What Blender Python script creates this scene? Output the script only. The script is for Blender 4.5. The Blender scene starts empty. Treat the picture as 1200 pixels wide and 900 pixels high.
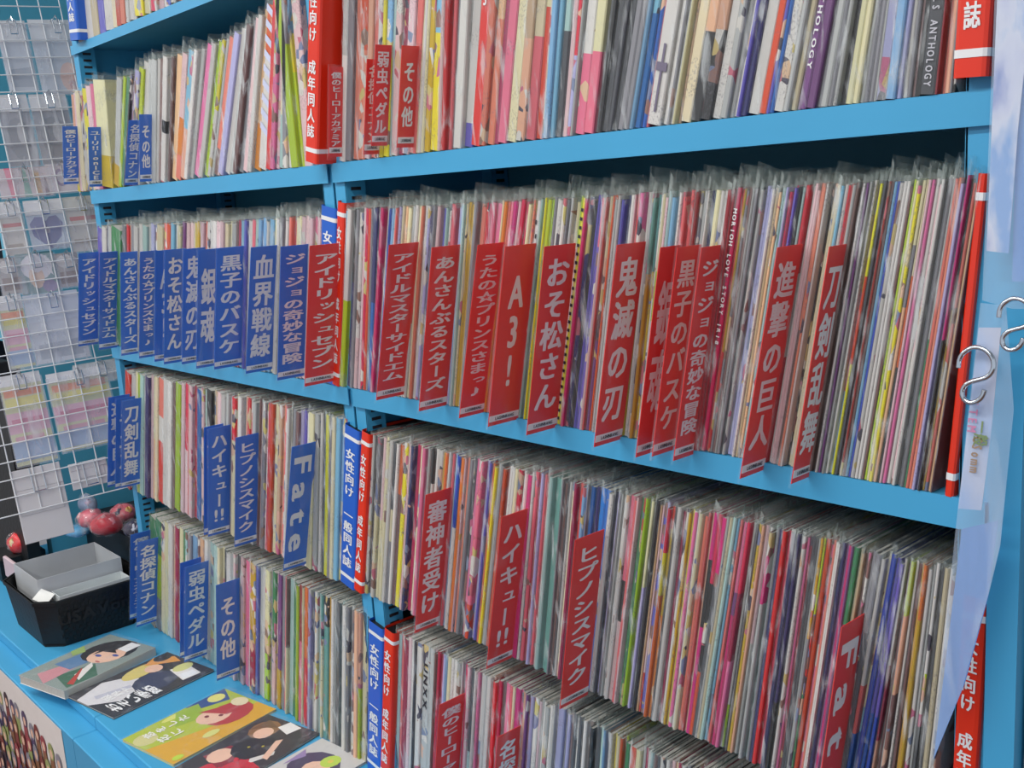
import bpy, math, random
from mathutils import Matrix, Vector
random.seed(7)
C = bpy.context.scene.collection
S = bpy.context.scene

# ------------------------------------------------------------------ camera
MR = ((0.66753658, -0.09639474, 0.73831089), (0.7419305, 0.16964318, -0.64866041), (-0.06272195, 0.98077992, 0.18476123))
CP = (0.343, -0.79, 1.45)
FPX = 1210.4
cam_d = bpy.data.cameras.new('camera'); cam = bpy.data.objects.new('camera', cam_d); C.objects.link(cam)
cam_d.sensor_width = 36; cam_d.lens = FPX / 1200 * 36; cam_d.clip_start = .02
cam.matrix_world = Matrix.Translation(CP) @ Matrix(MR).to_4x4()
S.camera = cam
# ------------------------------------------------------------------ world, lights, exposure
w = bpy.data.worlds.new('world'); S.world = w; w.use_nodes = True
w.node_tree.nodes['Background'].inputs[0].default_value = (.80, .88, 1, 1)
w.node_tree.nodes['Background'].inputs[1].default_value = .60
def area(name, loc, size, power, rot=(0, 0, 0), col=(1, .985, .95)):
    l = bpy.data.lights.new(name, 'AREA'); l.shape = 'RECTANGLE'; l.size, l.size_y = size; l.energy = power; l.color = col
    o = bpy.data.objects.new(name, l); o.location = loc; o.rotation_euler = rot; C.objects.link(o)
area('tube_light_near', (-.9, -1.15, 2.62), (3.2, .12), 33)
area('tube_light_far', (-.9, -2.3, 2.62), (3.2, .12), 34)
area('tube_light_left', (-3.3, -.9, 2.62), (1.2, .12), 16)
S.view_settings.view_transform = 'Standard'; S.view_settings.look = 'None'
S.view_settings.gamma = 1; S.view_settings.use_curve_mapping = False
S.view_settings.exposure = 0.30
S.cycles.transparent_max_bounces = 20

# ------------------------------------------------------------------ photo pixel -> point on a plane of the place
def ray(u, v):
    q = (u - 600, 450 - v, -FPX)
    return [sum(MR[i][j] * q[j] for j in range(3)) for i in range(3)]
def hit(u, v, axis=1, val=0.0):
    r = ray(u, v); k = (val - CP[axis]) / r[axis]
    return Vector([CP[i] + r[i] * k for i in range(3)])
def v_on_line(u, z, y=0.0):                       # pixel row where column u crosses height z on plane y
    lo, hi = -600., 1600.
    for _ in range(40):
        m = (lo + hi) / 2
        if hit(u, m, 1, y)[2] > z: lo = m
        else: hi = m
    return (lo + hi) / 2

# ------------------------------------------------------------------ materials
def lin(c):
    return tuple(x / 12.92 if x <= .04045 else ((x + .055) / 1.055) ** 2.4 for x in c)
MATS = {}
def new_mat(name):
    m = bpy.data.materials.new(name); m.use_nodes = True
    return m, m.node_tree.nodes, m.node_tree.links, m.node_tree.nodes['Principled BSDF']
def mat(name, rgb, rough=.5, var=.06, scale=30., metal=0., bump=0., spec=.5):
    if name in MATS: return MATS[name]
    m, n, l, b = new_mat(name)
    c = lin(rgb)
    tc = n.new('ShaderNodeNewGeometry'); no = n.new('ShaderNodeTexNoise'); no.inputs['Scale'].default_value = scale
    l.new(tc.outputs['Position'], no.inputs['Vector'])
    mx = n.new('ShaderNodeMix'); mx.data_type = 'RGBA'
    mx.inputs[6].default_value = (*[x * (1 - var * 2) for x in c], 1); mx.inputs[7].default_value = (*[min(1, x * (1 + var)) for x in c], 1)
    l.new(no.outputs['Fac'], mx.inputs[0]); l.new(mx.outputs[2], b.inputs['Base Color'])
    b.inputs['Roughness'].default_value = rough; b.inputs['Metallic'].default_value = metal
    b.inputs['Specular IOR Level'].default_value = spec
    if bump:
        bp = n.new('ShaderNodeBump'); bp.inputs['Strength'].default_value = bump; bp.inputs['Distance'].default_value = .002
        l.new(no.outputs['Fac'], bp.inputs['Height']); l.new(bp.outputs[0], b.inputs['Normal'])
    MATS[name] = m; return m
def seeded(n, l, sc):
    g = n.new('ShaderNodeNewGeometry'); at = n.new('ShaderNodeAttribute'); at.attribute_name = 'seed'
    cb = n.new('ShaderNodeVectorMath'); cb.operation = 'MULTIPLY'; cb.inputs[1].default_value = (37., 53., 71.); l.new(at.outputs['Fac'], cb.inputs[0])
    ad = n.new('ShaderNodeVectorMath'); ad.operation = 'ADD'; l.new(g.outputs['Position'], ad.inputs[0]); l.new(cb.outputs[0], ad.inputs[1])
    mp = n.new('ShaderNodeMapping'); mp.inputs['Scale'].default_value = sc; l.new(ad.outputs[0], mp.inputs[0]); return mp, at
def marks(n, l, color_out, b, at):
    """small print marks scattered on the spine, and a slight change of tone from booklet to booklet"""
    mp, _ = seeded(n, l, (620, 620, 420)); no = n.new('ShaderNodeTexNoise'); no.inputs['Scale'].default_value = 1.; no.inputs['Detail'].default_value = 1.; l.new(mp.outputs[0], no.inputs['Vector'])
    mp2, _ = seeded(n, l, (5, 5, 17)); n2 = n.new('ShaderNodeTexNoise'); n2.inputs['Scale'].default_value = 1.; l.new(mp2.outputs[0], n2.inputs['Vector'])
    m1 = n.new('ShaderNodeMath'); m1.operation = 'MULTIPLY'
    g1 = n.new('ShaderNodeMapRange'); g1.inputs['From Min'].default_value = .54; g1.inputs['From Max'].default_value = .62; l.new(no.outputs['Fac'], g1.inputs['Value'])
    g2 = n.new('ShaderNodeMapRange'); g2.inputs['From Min'].default_value = .57; g2.inputs['From Max'].default_value = .60; g2.inputs['To Max'].default_value = .42; l.new(n2.outputs['Fac'], g2.inputs['Value'])
    l.new(g1.outputs[0], m1.inputs[0]); l.new(g2.outputs[0], m1.inputs[1])
    wn = n.new('ShaderNodeTexWhiteNoise'); wn.noise_dimensions = '1D'; l.new(at.outputs['Fac'], wn.inputs['W'])
    hs = n.new('ShaderNodeHueSaturation'); l.new(color_out, hs.inputs['Color'])
    mr = n.new('ShaderNodeMapRange'); mr.inputs['To Min'].default_value = .66; mr.inputs['To Max'].default_value = 1.04; hs.inputs['Saturation'].default_value = 1.12; l.new(wn.outputs['Value'], mr.inputs['Value']); l.new(mr.outputs[0], hs.inputs['Value'])
    sp = n.new('ShaderNodeSeparateColor'); l.new(wn.outputs['Color'], sp.inputs[0])
    mr2 = n.new('ShaderNodeMapRange'); mr2.inputs['To Min'].default_value = .48; mr2.inputs['To Max'].default_value = .52; l.new(sp.outputs[1], mr2.inputs['Value']); l.new(mr2.outputs[0], hs.inputs['Hue'])
    mx = n.new('ShaderNodeMix'); mx.data_type = 'RGBA'; l.new(m1.outputs[0], mx.inputs[0]); l.new(hs.outputs[0], mx.inputs[6]); mx.inputs[7].default_value = (.10, .09, .12, 1)
    l.new(mx.outputs[2], b.inputs['Base Color'])
def book_mat(name, rgb):
    if name in MATS: return MATS[name]
    m, n, l, b = new_mat(name); mp, at = seeded(n, l, (30, 30, 9)); no = n.new('ShaderNodeTexNoise'); no.inputs['Scale'].default_value = 1.; l.new(mp.outputs[0], no.inputs['Vector'])
    c = lin(rgb); mx = n.new('ShaderNodeMix'); mx.data_type = 'RGBA'; mx.inputs[6].default_value = (*[x * .82 for x in c], 1); mx.inputs[7].default_value = (*[min(1, x * 1.1) for x in c], 1)
    l.new(no.outputs['Fac'], mx.inputs[0]); marks(n, l, mx.outputs[2], b, at); b.inputs['Roughness'].default_value = .42
    MATS[name] = m; return m
def art_mat(name, rgb, amount=.42):
    if name in MATS: return MATS[name]
    m, n, l, b = new_mat(name)
    mp, at = seeded(n, l, (95, 95, 62))
    vo = n.new('ShaderNodeTexVoronoi'); vo.inputs['Scale'].default_value = 1.; l.new(mp.outputs[0], vo.inputs['Vector'])
    sep = n.new('ShaderNodeSeparateColor'); l.new(vo.outputs['Color'], sep.inputs[0])
    cr = n.new('ShaderNodeValToRGB'); cr.color_ramp.interpolation = 'CONSTANT'
    cols = [(.26, .24, .30), (.85, .72, .62), (.76, .45, .52), (.84, .83, .80), (.48, .52, .64), (.55, .42, .38), (.84, .83, .80), (.80, .73, .50)]
    el = cr.color_ramp.elements
    el[0].color = (*lin(cols[0]), 1); el[1].position = .125; el[1].color = (*lin(cols[1]), 1)
    for i in range(2, 8):
        e = el.new(i / 8); e.color = (*lin(cols[i]), 1)
    l.new(sep.outputs[0], cr.inputs[0])
    mp3, _ = seeded(n, l, (8, 8, 11)); n3 = n.new('ShaderNodeTexNoise'); n3.inputs['Scale'].default_value = 1.; l.new(mp3.outputs[0], n3.inputs['Vector'])
    add = n.new('ShaderNodeMath'); add.operation = 'MULTIPLY_ADD'; add.inputs[1].default_value = .5; l.new(sep.outputs[1], add.inputs[0]); l.new(n3.outputs['Fac'], add.inputs[2])
    gt = n.new('ShaderNodeMath'); gt.operation = 'LESS_THAN'; gt.inputs[1].default_value = .62; l.new(add.outputs[0], gt.inputs[0])
    mx = n.new('ShaderNodeMix'); mx.data_type = 'RGBA'; mx.inputs[6].default_value = (*lin(rgb), 1)
    l.new(gt.outputs[0], mx.inputs[0]); l.new(cr.outputs[0], mx.inputs[7]); marks(n, l, mx.outputs[2], b, at)
    b.inputs['Roughness'].default_value = .4
    MATS[name] = m; return m
def film(name, tint, alpha, haze, rough=.12, streak=90.):
    m, n, l, b = new_mat(name)
    b.inputs['Base Color'].default_value = (*lin(tint), 1); b.inputs['Roughness'].default_value = rough
    tc = n.new('ShaderNodeNewGeometry'); mp = n.new('ShaderNodeMapping'); mp.inputs['Scale'].default_value = (streak, streak, streak * .22)
    l.new(tc.outputs['Position'], mp.inputs[0])
    no = n.new('ShaderNodeTexNoise'); no.inputs['Scale'].default_value = 1.; no.inputs['Detail'].default_value = 3.; no.inputs['Distortion'].default_value = .6
    l.new(mp.outputs[0], no.inputs['Vector'])
    mr = n.new('ShaderNodeMapRange'); mr.inputs['From Min'].default_value = .545; mr.inputs['From Max'].default_value = .74
    mr.inputs['To Min'].default_value = alpha; mr.inputs['To Max'].default_value = haze  # whitish streaks of higher opacity stand in for gloss streaks on the plastic
    l.new(no.outputs['Fac'], mr.inputs['Value']); l.new(mr.outputs[0], b.inputs['Alpha'])
    bp = n.new('ShaderNodeBump'); bp.inputs['Strength'].default_value = .7; bp.inputs['Distance'].default_value = .003
    l.new(no.outputs['Fac'], bp.inputs['Height']); l.new(bp.outputs[0], b.inputs['Normal'])
    b.inputs['Specular IOR Level'].default_value = .8
    return m
PAL = {'W': (.84, .83, .81), 'G': (.70, .71, .70), 'N': (.52, .52, .54), 'D': (.30, .31, .33), 'K': (.11, .11, .12), 'C': (.85, .82, .68),
       'B': (.76, .67, .55), 'O': (.85, .47, .22), 'U': (.76, .62, .16), 'Y': (.86, .82, .28), 'L': (.70, .80, .22), 'g': (.25, .52, .34),
       'T': (.38, .58, .56), 't': (.66, .78, .76), 'A': (.52, .70, .82), 'b': (.14, .34, .68), 'H': (.10, .46, .84), 'V': (.20, .20, .40),
       'I': (.42, .40, .72), 'l': (.70, .69, .84), 'p': (.48, .28, .50), 'm': (.80, .18, .42), 'P': (.88, .50, .62), 'q': (.87, .75, .76),
       'R': (.83, .15, .18), 's': (.88, .50, .47), 'r': (.60, .20, .26), 'w': (.45, .34, .33), 'S': (.90, .72, .60)}
CNAME = {'W': 'white', 'G': 'light grey', 'N': 'grey', 'D': 'dark grey', 'K': 'black', 'C': 'cream', 'B': 'beige', 'O': 'orange', 'U': 'mustard',
         'Y': 'yellow', 'L': 'lime green', 'g': 'green', 'T': 'teal', 't': 'pale teal', 'A': 'light blue', 'b': 'blue', 'H': 'bright blue',
         'V': 'navy', 'I': 'violet', 'l': 'lavender', 'p': 'purple', 'm': 'magenta', 'P': 'pink', 'q': 'pale pink', 'R': 'red', 's': 'salmon',
         'r': 'maroon', 'w': 'brown', 'S': 'peach'}
def spine_mat(c): return book_mat('spine_' + CNAME[c].replace(' ', '_'), PAL[c])
def spine_art(c): return art_mat('printed_spine_' + CNAME[c].replace(' ', '_'), PAL[c])
BLUE = mat('blue_painted_steel', (.27, .64, .82), .38, .05, 7, bump=.15)
DKBLUE = mat('blue_back_panel', (.30, .62, .72), .5, .05, 5)
PAGE = mat('paper_page_edges', (.74, .73, .70), .8, .1, 200)
WHITE = mat('white_print', (.90, .90, .90), .5, .02)
REDC = mat('red_card', (.88, .16, .14), .35, .04, 15)
BLUEC = mat('blue_card', (.14, .42, .80), .35, .04, 15)
REDD = mat('red_divider_board', (.88, .20, .10), .3, .05, 12)
BLUED = mat('blue_divider_board', (.13, .38, .78), .3, .05, 12)
BLACK = mat('black_plastic', (.06, .06, .065), .5, .1, 80, bump=.6)
INK = mat('dark_ink', (.15, .14, .17), .6, .05)
WIRE = mat('white_coated_wire', (.86, .87, .88), .35, .03)
CHROME = mat('chrome_wire', (.80, .82, .84), .15, .03, 40, metal=1.)
SLEEVE = film('clear_sleeve', (.92, .94, .94), .05, .46)
FLAP = film('clear_sleeve_flap', (.80, .84, .82), .12, .5)
CASE = film('clear_card_case', (.95, .97, 1.), .05, .16, .08, 40.)

# ------------------------------------------------------------------ mesh helpers
def obj(name, verts, faces, mats, parent=None, mi=None, smooth=False):
    if 'lettering' in name and faces and len(LAYERS) == len(verts):   # the four print layers of a glyph, 0.04 mm apart
        p = [Vector(verts[i]) for i in faces[0][:3]]; nn = (p[1] - p[0]).cross(p[2] - p[0]).normalized()
        verts = [Vector(v) + nn * (.00004 * k) for v, k in zip(verts, LAYERS)]
    me = bpy.data.meshes.new(name); me.from_pydata([tuple(v) for v in verts], [], faces)
    for m in (mats if isinstance(mats, (list, tuple)) else [mats]): me.materials.append(m)
    if mi: me.polygons.foreach_set('material_index', mi)
    if smooth: me.polygons.foreach_set('use_smooth', [True] * len(me.polygons))
    me.update()
    o = bpy.data.objects.new(name, me); C.objects.link(o)
    if parent: o.parent = parent
    return o
def tag(o, label=None, cat=None, group=None, kind=None):
    if label: o['label'] = label
    if cat: o['category'] = cat
    if group: o['group'] = group
    if kind: o['kind'] = kind
    return o
def empty(name, loc=(0, 0, 0), label=None, cat=None, group=None):
    o = bpy.data.objects.new(name, None); o.location = loc; o.empty_display_size = .02; C.objects.link(o); tag(o, label, cat, group); return o
class MB:
    def __init__(s): s.v = []; s.f = []; s.mi = []
    def add(s, vs, fs, mi=0):
        b = len(s.v); s.v += [tuple(v) for v in vs]; s.f += [tuple(i + b for i in f) for f in fs]; s.mi += [mi] * len(fs); return s
    def box(s, x0, x1, y0, y1, z0, z1, mi=0, bev=0.):
        if bev:
            b = bev
            ring = lambda z, d: [(x0 + d, y0 + d, z), (x1 - d, y0 + d, z), (x1 - d, y1 - d, z), (x0 + d, y1 - d, z)]
            vs = ring(z0, b) + ring(z0 + b, 0) + ring(z1 - b, 0) + ring(z1, b)
            fs = [(3, 2, 1, 0), (12, 13, 14, 15)]
            for r in range(3):
                for k in range(4): fs.append((r * 4 + k, r * 4 + (k + 1) % 4, r * 4 + 4 + (k + 1) % 4, r * 4 + 4 + k))
            return s.add(vs, fs, mi)
        vs = [(x, y, z) for z in (z0, z1) for (x, y) in ((x0, y0), (x1, y0), (x1, y1), (x0, y1))]
        return s.add(vs, [(3, 2, 1, 0), (4, 5, 6, 7), (0, 1, 5, 4), (1, 2, 6, 5), (2, 3, 7, 6), (3, 0, 4, 7)], mi)
    def tube(s, pts, r, seg=6, mi=0):
        pts = [Vector(p) for p in pts]; rings = []
        for i, p in enumerate(pts):
            d = (pts[min(i + 1, len(pts) - 1)] - pts[max(i - 1, 0)]).normalized()
            a = d.orthogonal().normalized() if i == 0 else (rings_a - d * rings_a.dot(d)).normalized()
            rings_a = a; b = d.cross(a)
            rings.append([p + (a * math.cos(t) + b * math.sin(t)) * r for t in [2 * math.pi * k / seg for k in range(seg)]])
        vs = [v for R in rings for v in R]; fs = []
        for i in range(len(pts) - 1):
            for k in range(seg): fs.append((i * seg + k, i * seg + (k + 1) % seg, (i + 1) * seg + (k + 1) % seg, (i + 1) * seg + k))
        fs += [tuple(reversed(range(seg))), tuple(range(len(vs) - seg, len(vs)))]
        return s.add(vs, fs, mi)
    def build(s, name, mats, parent=None, smooth=False): return obj(name, s.v, s.f, mats, parent, s.mi, smooth)

# ------------------------------------------------------------------ lettering (built-in font), flat print standing 0.3 mm proud
GL = {}; LAYERS = []
def glyph(ch, bold=.03):
    if (ch, bold) in GL: return GL[(ch, bold)]
    c = bpy.data.curves.new('glyph', 'FONT'); c.body = ch; c.size = 1; c.resolution_u = 2; c.offset = 0; c.fill_mode = 'FRONT'
    o = bpy.data.objects.new('glyph', c); C.objects.link(o); bpy.context.view_layer.update()
    dg = bpy.context.evaluated_depsgraph_get(); m = bpy.data.meshes.new_from_object(o.evaluated_get(dg))
    vs = [(v.co.x, v.co.y) for v in m.vertices]; fs = [tuple(p.vertices) for p in m.polygons]; n = len(vs); V = []; F = []
    for k, (dx, dy) in enumerate(((-bold, -bold * .6), (bold, -bold * .6), (-bold, bold * .6), (bold, bold * .6))):
        V += [(x + dx, y + dy) for x, y in vs]; F += [tuple(i + k * n for i in f) for f in fs]
    r = (V, F)
    bpy.data.objects.remove(o); bpy.data.curves.remove(c); bpy.data.meshes.remove(m)
    GL[(ch, bold)] = r; return r
SMALL = 'ッュョャっゃょ'
def column(text, w, h, rot=False, fill=.9, natural=False):
    """vertical column of glyphs inside w x h (origin lower left) -> 2D verts, faces"""
    cells = []; i = 0
    while i < len(text):
        if text[i:i + 2] == '!!': cells.append('!!'); i += 2
        elif text[i:i + 3] == '!!!': cells.append('!!!'); i += 3
        else: cells.append(text[i]); i += 1
    n = len(cells); ch = h / n; V = []; F = []; LAYERS.clear()
    for k, cell in enumerate(cells):
        if cell in ' 　': continue
        cy = h - (k + .5) * ch; sx = w; sy = ch * fill
        if natural: sx = min(w, sy * 1.15)
        for q, g in enumerate(cell):
            vs, fs = glyph(g)
            asc = g.isascii() or g in '♪'
            x0 = min(v[0] for v in vs); x1 = max(v[0] for v in vs); y0 = min(v[1] for v in vs); y1 = max(v[1] for v in vs)
            b = len(V); LAYERS.extend([k4 for k4 in range(4) for _ in range(len(vs) // 4)])
            for (x, y) in vs:
                if asc: gx = (x - (x0 + x1) / 2) ; gy = (y - .35)
                else: gx = x - .5; gy = y - .38
                if g == 'ー': gx, gy = gy, -gx
                if rot: gx, gy = gy * 1.3, -gx
                if g in SMALL: gx = gx * .8 + .12; gy = gy * .8 + .08
                kx = 1. / max(1, len(cell)) if len(cell) > 1 else 1.
                ox = (q - (len(cell) - 1) / 2) * .38 if len(cell) > 1 else 0
                V.append((w / 2 + (gx + ox) * sx, cy + gy * sy * (1.15 if asc else 1.)))
            F += [tuple(j + b for j in f) for f in fs]
    return V, F
def line(text, w, h):
    """one horizontal line of glyphs filling w x h"""
    V = []; F = []; x = 0; LAYERS.clear()
    for g in text:
        if g == ' ': x += .3; continue
        vs, fs = glyph(g); b = len(V); x0 = min(v[0] for v in vs); x1 = max(v[0] for v in vs)
        LAYERS.extend([k4 for k4 in range(4) for _ in range(len(vs) // 4)]); V += [(v[0] - x0 + x, v[1]) for v in vs]; F += [tuple(j + b for j in f) for f in fs]; x += x1 - x0 + .08
    x -= .08
    return [(a / x * w, max(0, c) / .74 * h) for a, c in V], F

# ------------------------------------------------------------------ room
mat('grey_floor', (.45, .30, .24), .5, .15, 8); mat('plaster', (.80, .82, .84), .8, .03, 3)
def slab(name, x0, x1, y0, y1, z0, z1, m): return tag(MB().box(x0, x1, y0, y1, z0, z1).build(name, m), kind='structure')
slab('floor', -5, 3, -4, 1, -.05, 0, MATS['grey_floor'])
slab('ceiling', -5, 3, -4, 1, 2.7, 2.75, MATS['plaster'])
slab('wall_back', -5, 3, .5, .55, 0, 2.7, MATS['plaster'])

# ------------------------------------------------------------------ bookcases
ZS = {0: 1.781, 1: 1.500, 2: 1.184, 3: .868, 4: .565}
def bookcase(x0, x1, label):
    t = empty('bookcase', ((x0 + x1) / 2, .16, .565), label, 'bookcase', 'blue steel bookcases')
    ox, oy, oz = t.location
    def bb(name, a, b, c, d, e, f, par, m=BLUE, bev=.0012): return MB().box(a - ox, b - ox, c - oy, d - oy, e - oz, f - oz, bev=bev).build(name, m, par)
    bb('back_panel', x0, x1, .305, .311, .58, 2.2, t, DKBLUE, 0)
    bb('back_seam', x0 + .02, x1 - .02, .300, .305, 1.425, 1.4285, t, INK, 0)
    for side in (0, 1):
        a = x0 if side == 0 else x1 - .002
        p = bb('side_panel', a, a + .002, .006, .305, .58, 2.2, t, BLUE, 0)
        for yy in (.004, .27):
            u0 = x0 if side == 0 else x1 - .026
            up = MB(); yb = yy
            up.box(u0 - ox, u0 + .026 - ox, yb - oy, yb + .003 - oy, .0155, 1.63)
            xi = x0 + .0245 if side == 0 else x1 - .0265
            up.box(xi - ox, xi + .002 - ox, yb - oy, yb + .032 - oy, .0155, 1.63)
            u = up.build('upright', BLUE, t)
            sl = MB()
            for k in range(124):
                zz = .60 + k * .0125
                xs = xi + .0018 if side == 0 else xi - .0006
                sl.box(xs - ox, xs + .0008 - ox, yb + .008 - oy, yb + .024 - oy, zz - oz, zz + .0045 - oz)
            so = sl.build('slot', INK, u); so['kind'] = 'stuff'
    for k in (0, 1, 2):
        z = ZS[k]
        s = bb('shelf', x0 + .003, x1 - .003, .0, .303, z - .003, z, t, BLUE, .0008)
        bb('shelf_lip', x0 + .003, x1 - .003, -.0015, .0, z - (.0255 if k else .017), z + .0006, s, BLUE, 0)
        bb('shelf_rear_fold', x0 + .003, x1 - .003, .29, .303, z - .018, z - .003, s, BLUE, 0)
    bb('shelf', x0 + .003, x1 - .003, .072, .303, ZS[3] - .012, ZS[3], t, BLUE, .0008)
    return t
bookcase(-.905, .003, 'blue steel bookcase bay on the right, full of booklets with red cards')
bookcase(-1.812, -.911, 'blue steel bookcase bay on the left, full of booklets with blue cards')
# deck on base cabinets
seam = -1.475
def cabinet(x0, x1, label):
    t = empty('base_cabinet', ((x0 + x1) / 2, 0, 0), label, 'cabinet', 'blue base cabinets'); cx = (x0 + x1) / 2
    MB().box(x0 - cx, x1 - cx, -.285, .49, .03, .540, bev=.002).build('body', BLUE, t)
    MB().box(x0 - cx, x1 - cx, -.243, .495, .541, .565, bev=.002).build('deck', BLUE, t)
    MB().box(x0 - cx + .002, x1 - cx - .002, -.27, .48, 0, .03).build('plinth', INK, t)
    return t
cabinet(seam + .001, .12, 'blue base cabinet under the right part of the comics ledge')
cabinet(-2.6, seam - .001, 'blue base cabinet on the left carrying the poster and black basket')
# end upright of the next unit on the right
tag(MB().box(.0042, .0285, -.004, .30, .566, 2.2, bev=.002).build('side_post', BLUE), 'tall blue steel post closing the right end of the bookcase', 'post')
tag(MB().box(.031, .12, .01, .30, .566, 2.2, bev=.002).build('wall_strip', mat('grey_panel', (.62, .66, .68), .5)), 'pale grey panel edge right of the tall blue post', 'panel')

# ------------------------------------------------------------------ title cards
CARDS = [  # row, colour, text, left edge top, left edge bottom, right edge top, rotated letters
 (1, 'b', '僕のヒーローアカデミア', (73, 148), (75, 216), 91, 0), (1, 'b', 'ユーリ!!! on ICE', (103, 149), (105, 219), 119, 0),
 (1, 'b', '名探偵コナン', (151, 141), (146, 217), 167, 0), (1, 'b', 'その他', (163, 134), (164, 213), 178, 0),
 (1, 'r', '僕のヒーローアカデミア', (386, 78), (385, 184), 402, 0), (1, 'r', '名探偵コナン', (430, 69), (426, 181), 449, 0),
 (1, 'r', '弱虫ペダル', (440, 52), (435, 171), 459, 0), (1, 'r', 'その他', (471, 53), (465, 173), 491, 0),
 (2, 'b', 'アイドリッシュセブン', (92, 297), (92, 406), 116, 0), (2, 'b', 'アイドルマスターサイドエム', (117, 296), (116, 410), 140, 0),
 (2, 'b', 'あんさんぶるスターズ', (141, 296), (142, 417), 163, 0), (2, 'b', 'うたの☆プリンスさまっ♪', (164, 295), (163, 420), 184, 0),
 (2, 'b', 'A3!', (182, 294), (181, 424), 204, 0), (2, 'b', 'おそ松さん', (193, 293), (192, 427), 217, 0),
 (2, 'b', '鬼滅の刃', (215, 292), (213, 427), 240, 0), (2, 'b', '銀魂', (232, 293), (230, 432), 257, 0),
 (2, 'b', '黒子のバスケ', (254, 291), (251, 433), 288, 0), (2, 'b', '血界戦線', (294, 290), (288, 438), 326, 0),
 (2, 'b', 'ジョジョの奇妙な冒険', (329, 289), (325, 446), 362, 0),
 (2, 'r', 'アイドリッシュセブン', (363, 288), (357, 453), 401, 0), (2, 'r', 'アイドルマスターサイドエム', (456, 287), (441, 469), 491, 0),
 (2, 'r', 'あんさんぶるスターズ', (506, 290), (491, 482), 539, 0), (2, 'r', 'うたの☆プリンスさまっ♪', (560, 287), (538, 490), 591, 0),
 (2, 'r', 'A3!', (592, 289), (572, 500), 628, 0), (2, 'r', 'おそ松さん', (638, 289), (617, 510), 674, 0),
 (2, 'r', '鬼滅の刃', (723, 287), (696, 524), 756, 0), (2, 'r', '銀魂', (774, 290), (745, 536), 800, 0),
 (2, 'r', '黒子のバスケ', (794, 290), (764, 535), 821, 0), (2, 'r', 'ジョジョの奇妙な冒険', (822, 290), (789, 540), 847, 0),
 (2, 'r', '進撃の巨人', (911, 290), (867, 561), 940, 0), (2, 'r', '刀剣乱舞', (972, 289), (927, 567), 994, 0),
 (3, 'b', '進撃の巨人', (127, 466), (126, 571), 152, 0), (3, 'b', 'テニス', (136, 468), (135, 573), 158, 0), (3, 'b', '刀剣乱舞', (143, 470), (142, 572), 166, 0),
 (3, 'b', 'ヘタリア', (239, 501), (239, 627), 264, 0), (3, 'b', 'ハイキュー!!', (244, 503), (244, 629), 270, 0),
 (3, 'b', 'ヒプノシスマイク', (276, 513), (275, 641), 303, 0), (3, 'b', 'Fate', (342, 524), (332, 669), 371, 1),
 (3, 'r', '審神者受け', (499, 580), (486, 742), 529, 0), (3, 'r', 'ハイキュー!!', (588, 606), (570, 784), 619, 0),
 (3, 'r', 'ヒプノシスマイク', (674, 633), (656, 831), 708, 0), (3, 'r', 'Fate', (986, 735), (962, 905), 1013, 1),
 (4, 'b', '僕のヒーローアカデミア', (153, 627), (152, 726), 178, 0), (4, 'b', '名探偵コナン', (161, 636), (160, 735), 187, 0),
 (4, 'b', 'ユーリ', (211, 660), (211, 771), 236, 0), (4, 'b', '弱虫ペダル', (217, 665), (216, 776), 245, 0), (4, 'b', 'その他', (253, 686), (254, 798), 281, 0),
 (4, 'r', '僕のヒーローアカデミア', (515, 826), (503, 1000), 545, 0), (4, 'r', '名探偵コナン', (583, 864), (570, 1040), 611, 0)]
ROWN = {0: 'top shelf', 1: 'second shelf from the top', 2: 'middle shelf', 3: 'fourth shelf down', 4: 'lowest row on the deck'}
ORD = ['first', 'second', 'third', 'fourth', 'fifth', 'sixth', 'seventh', 'eighth', 'ninth', 'tenth', 'eleventh', 'twelfth']
ANCH = {r: [] for r in range(5)}
cnt = {}
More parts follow.
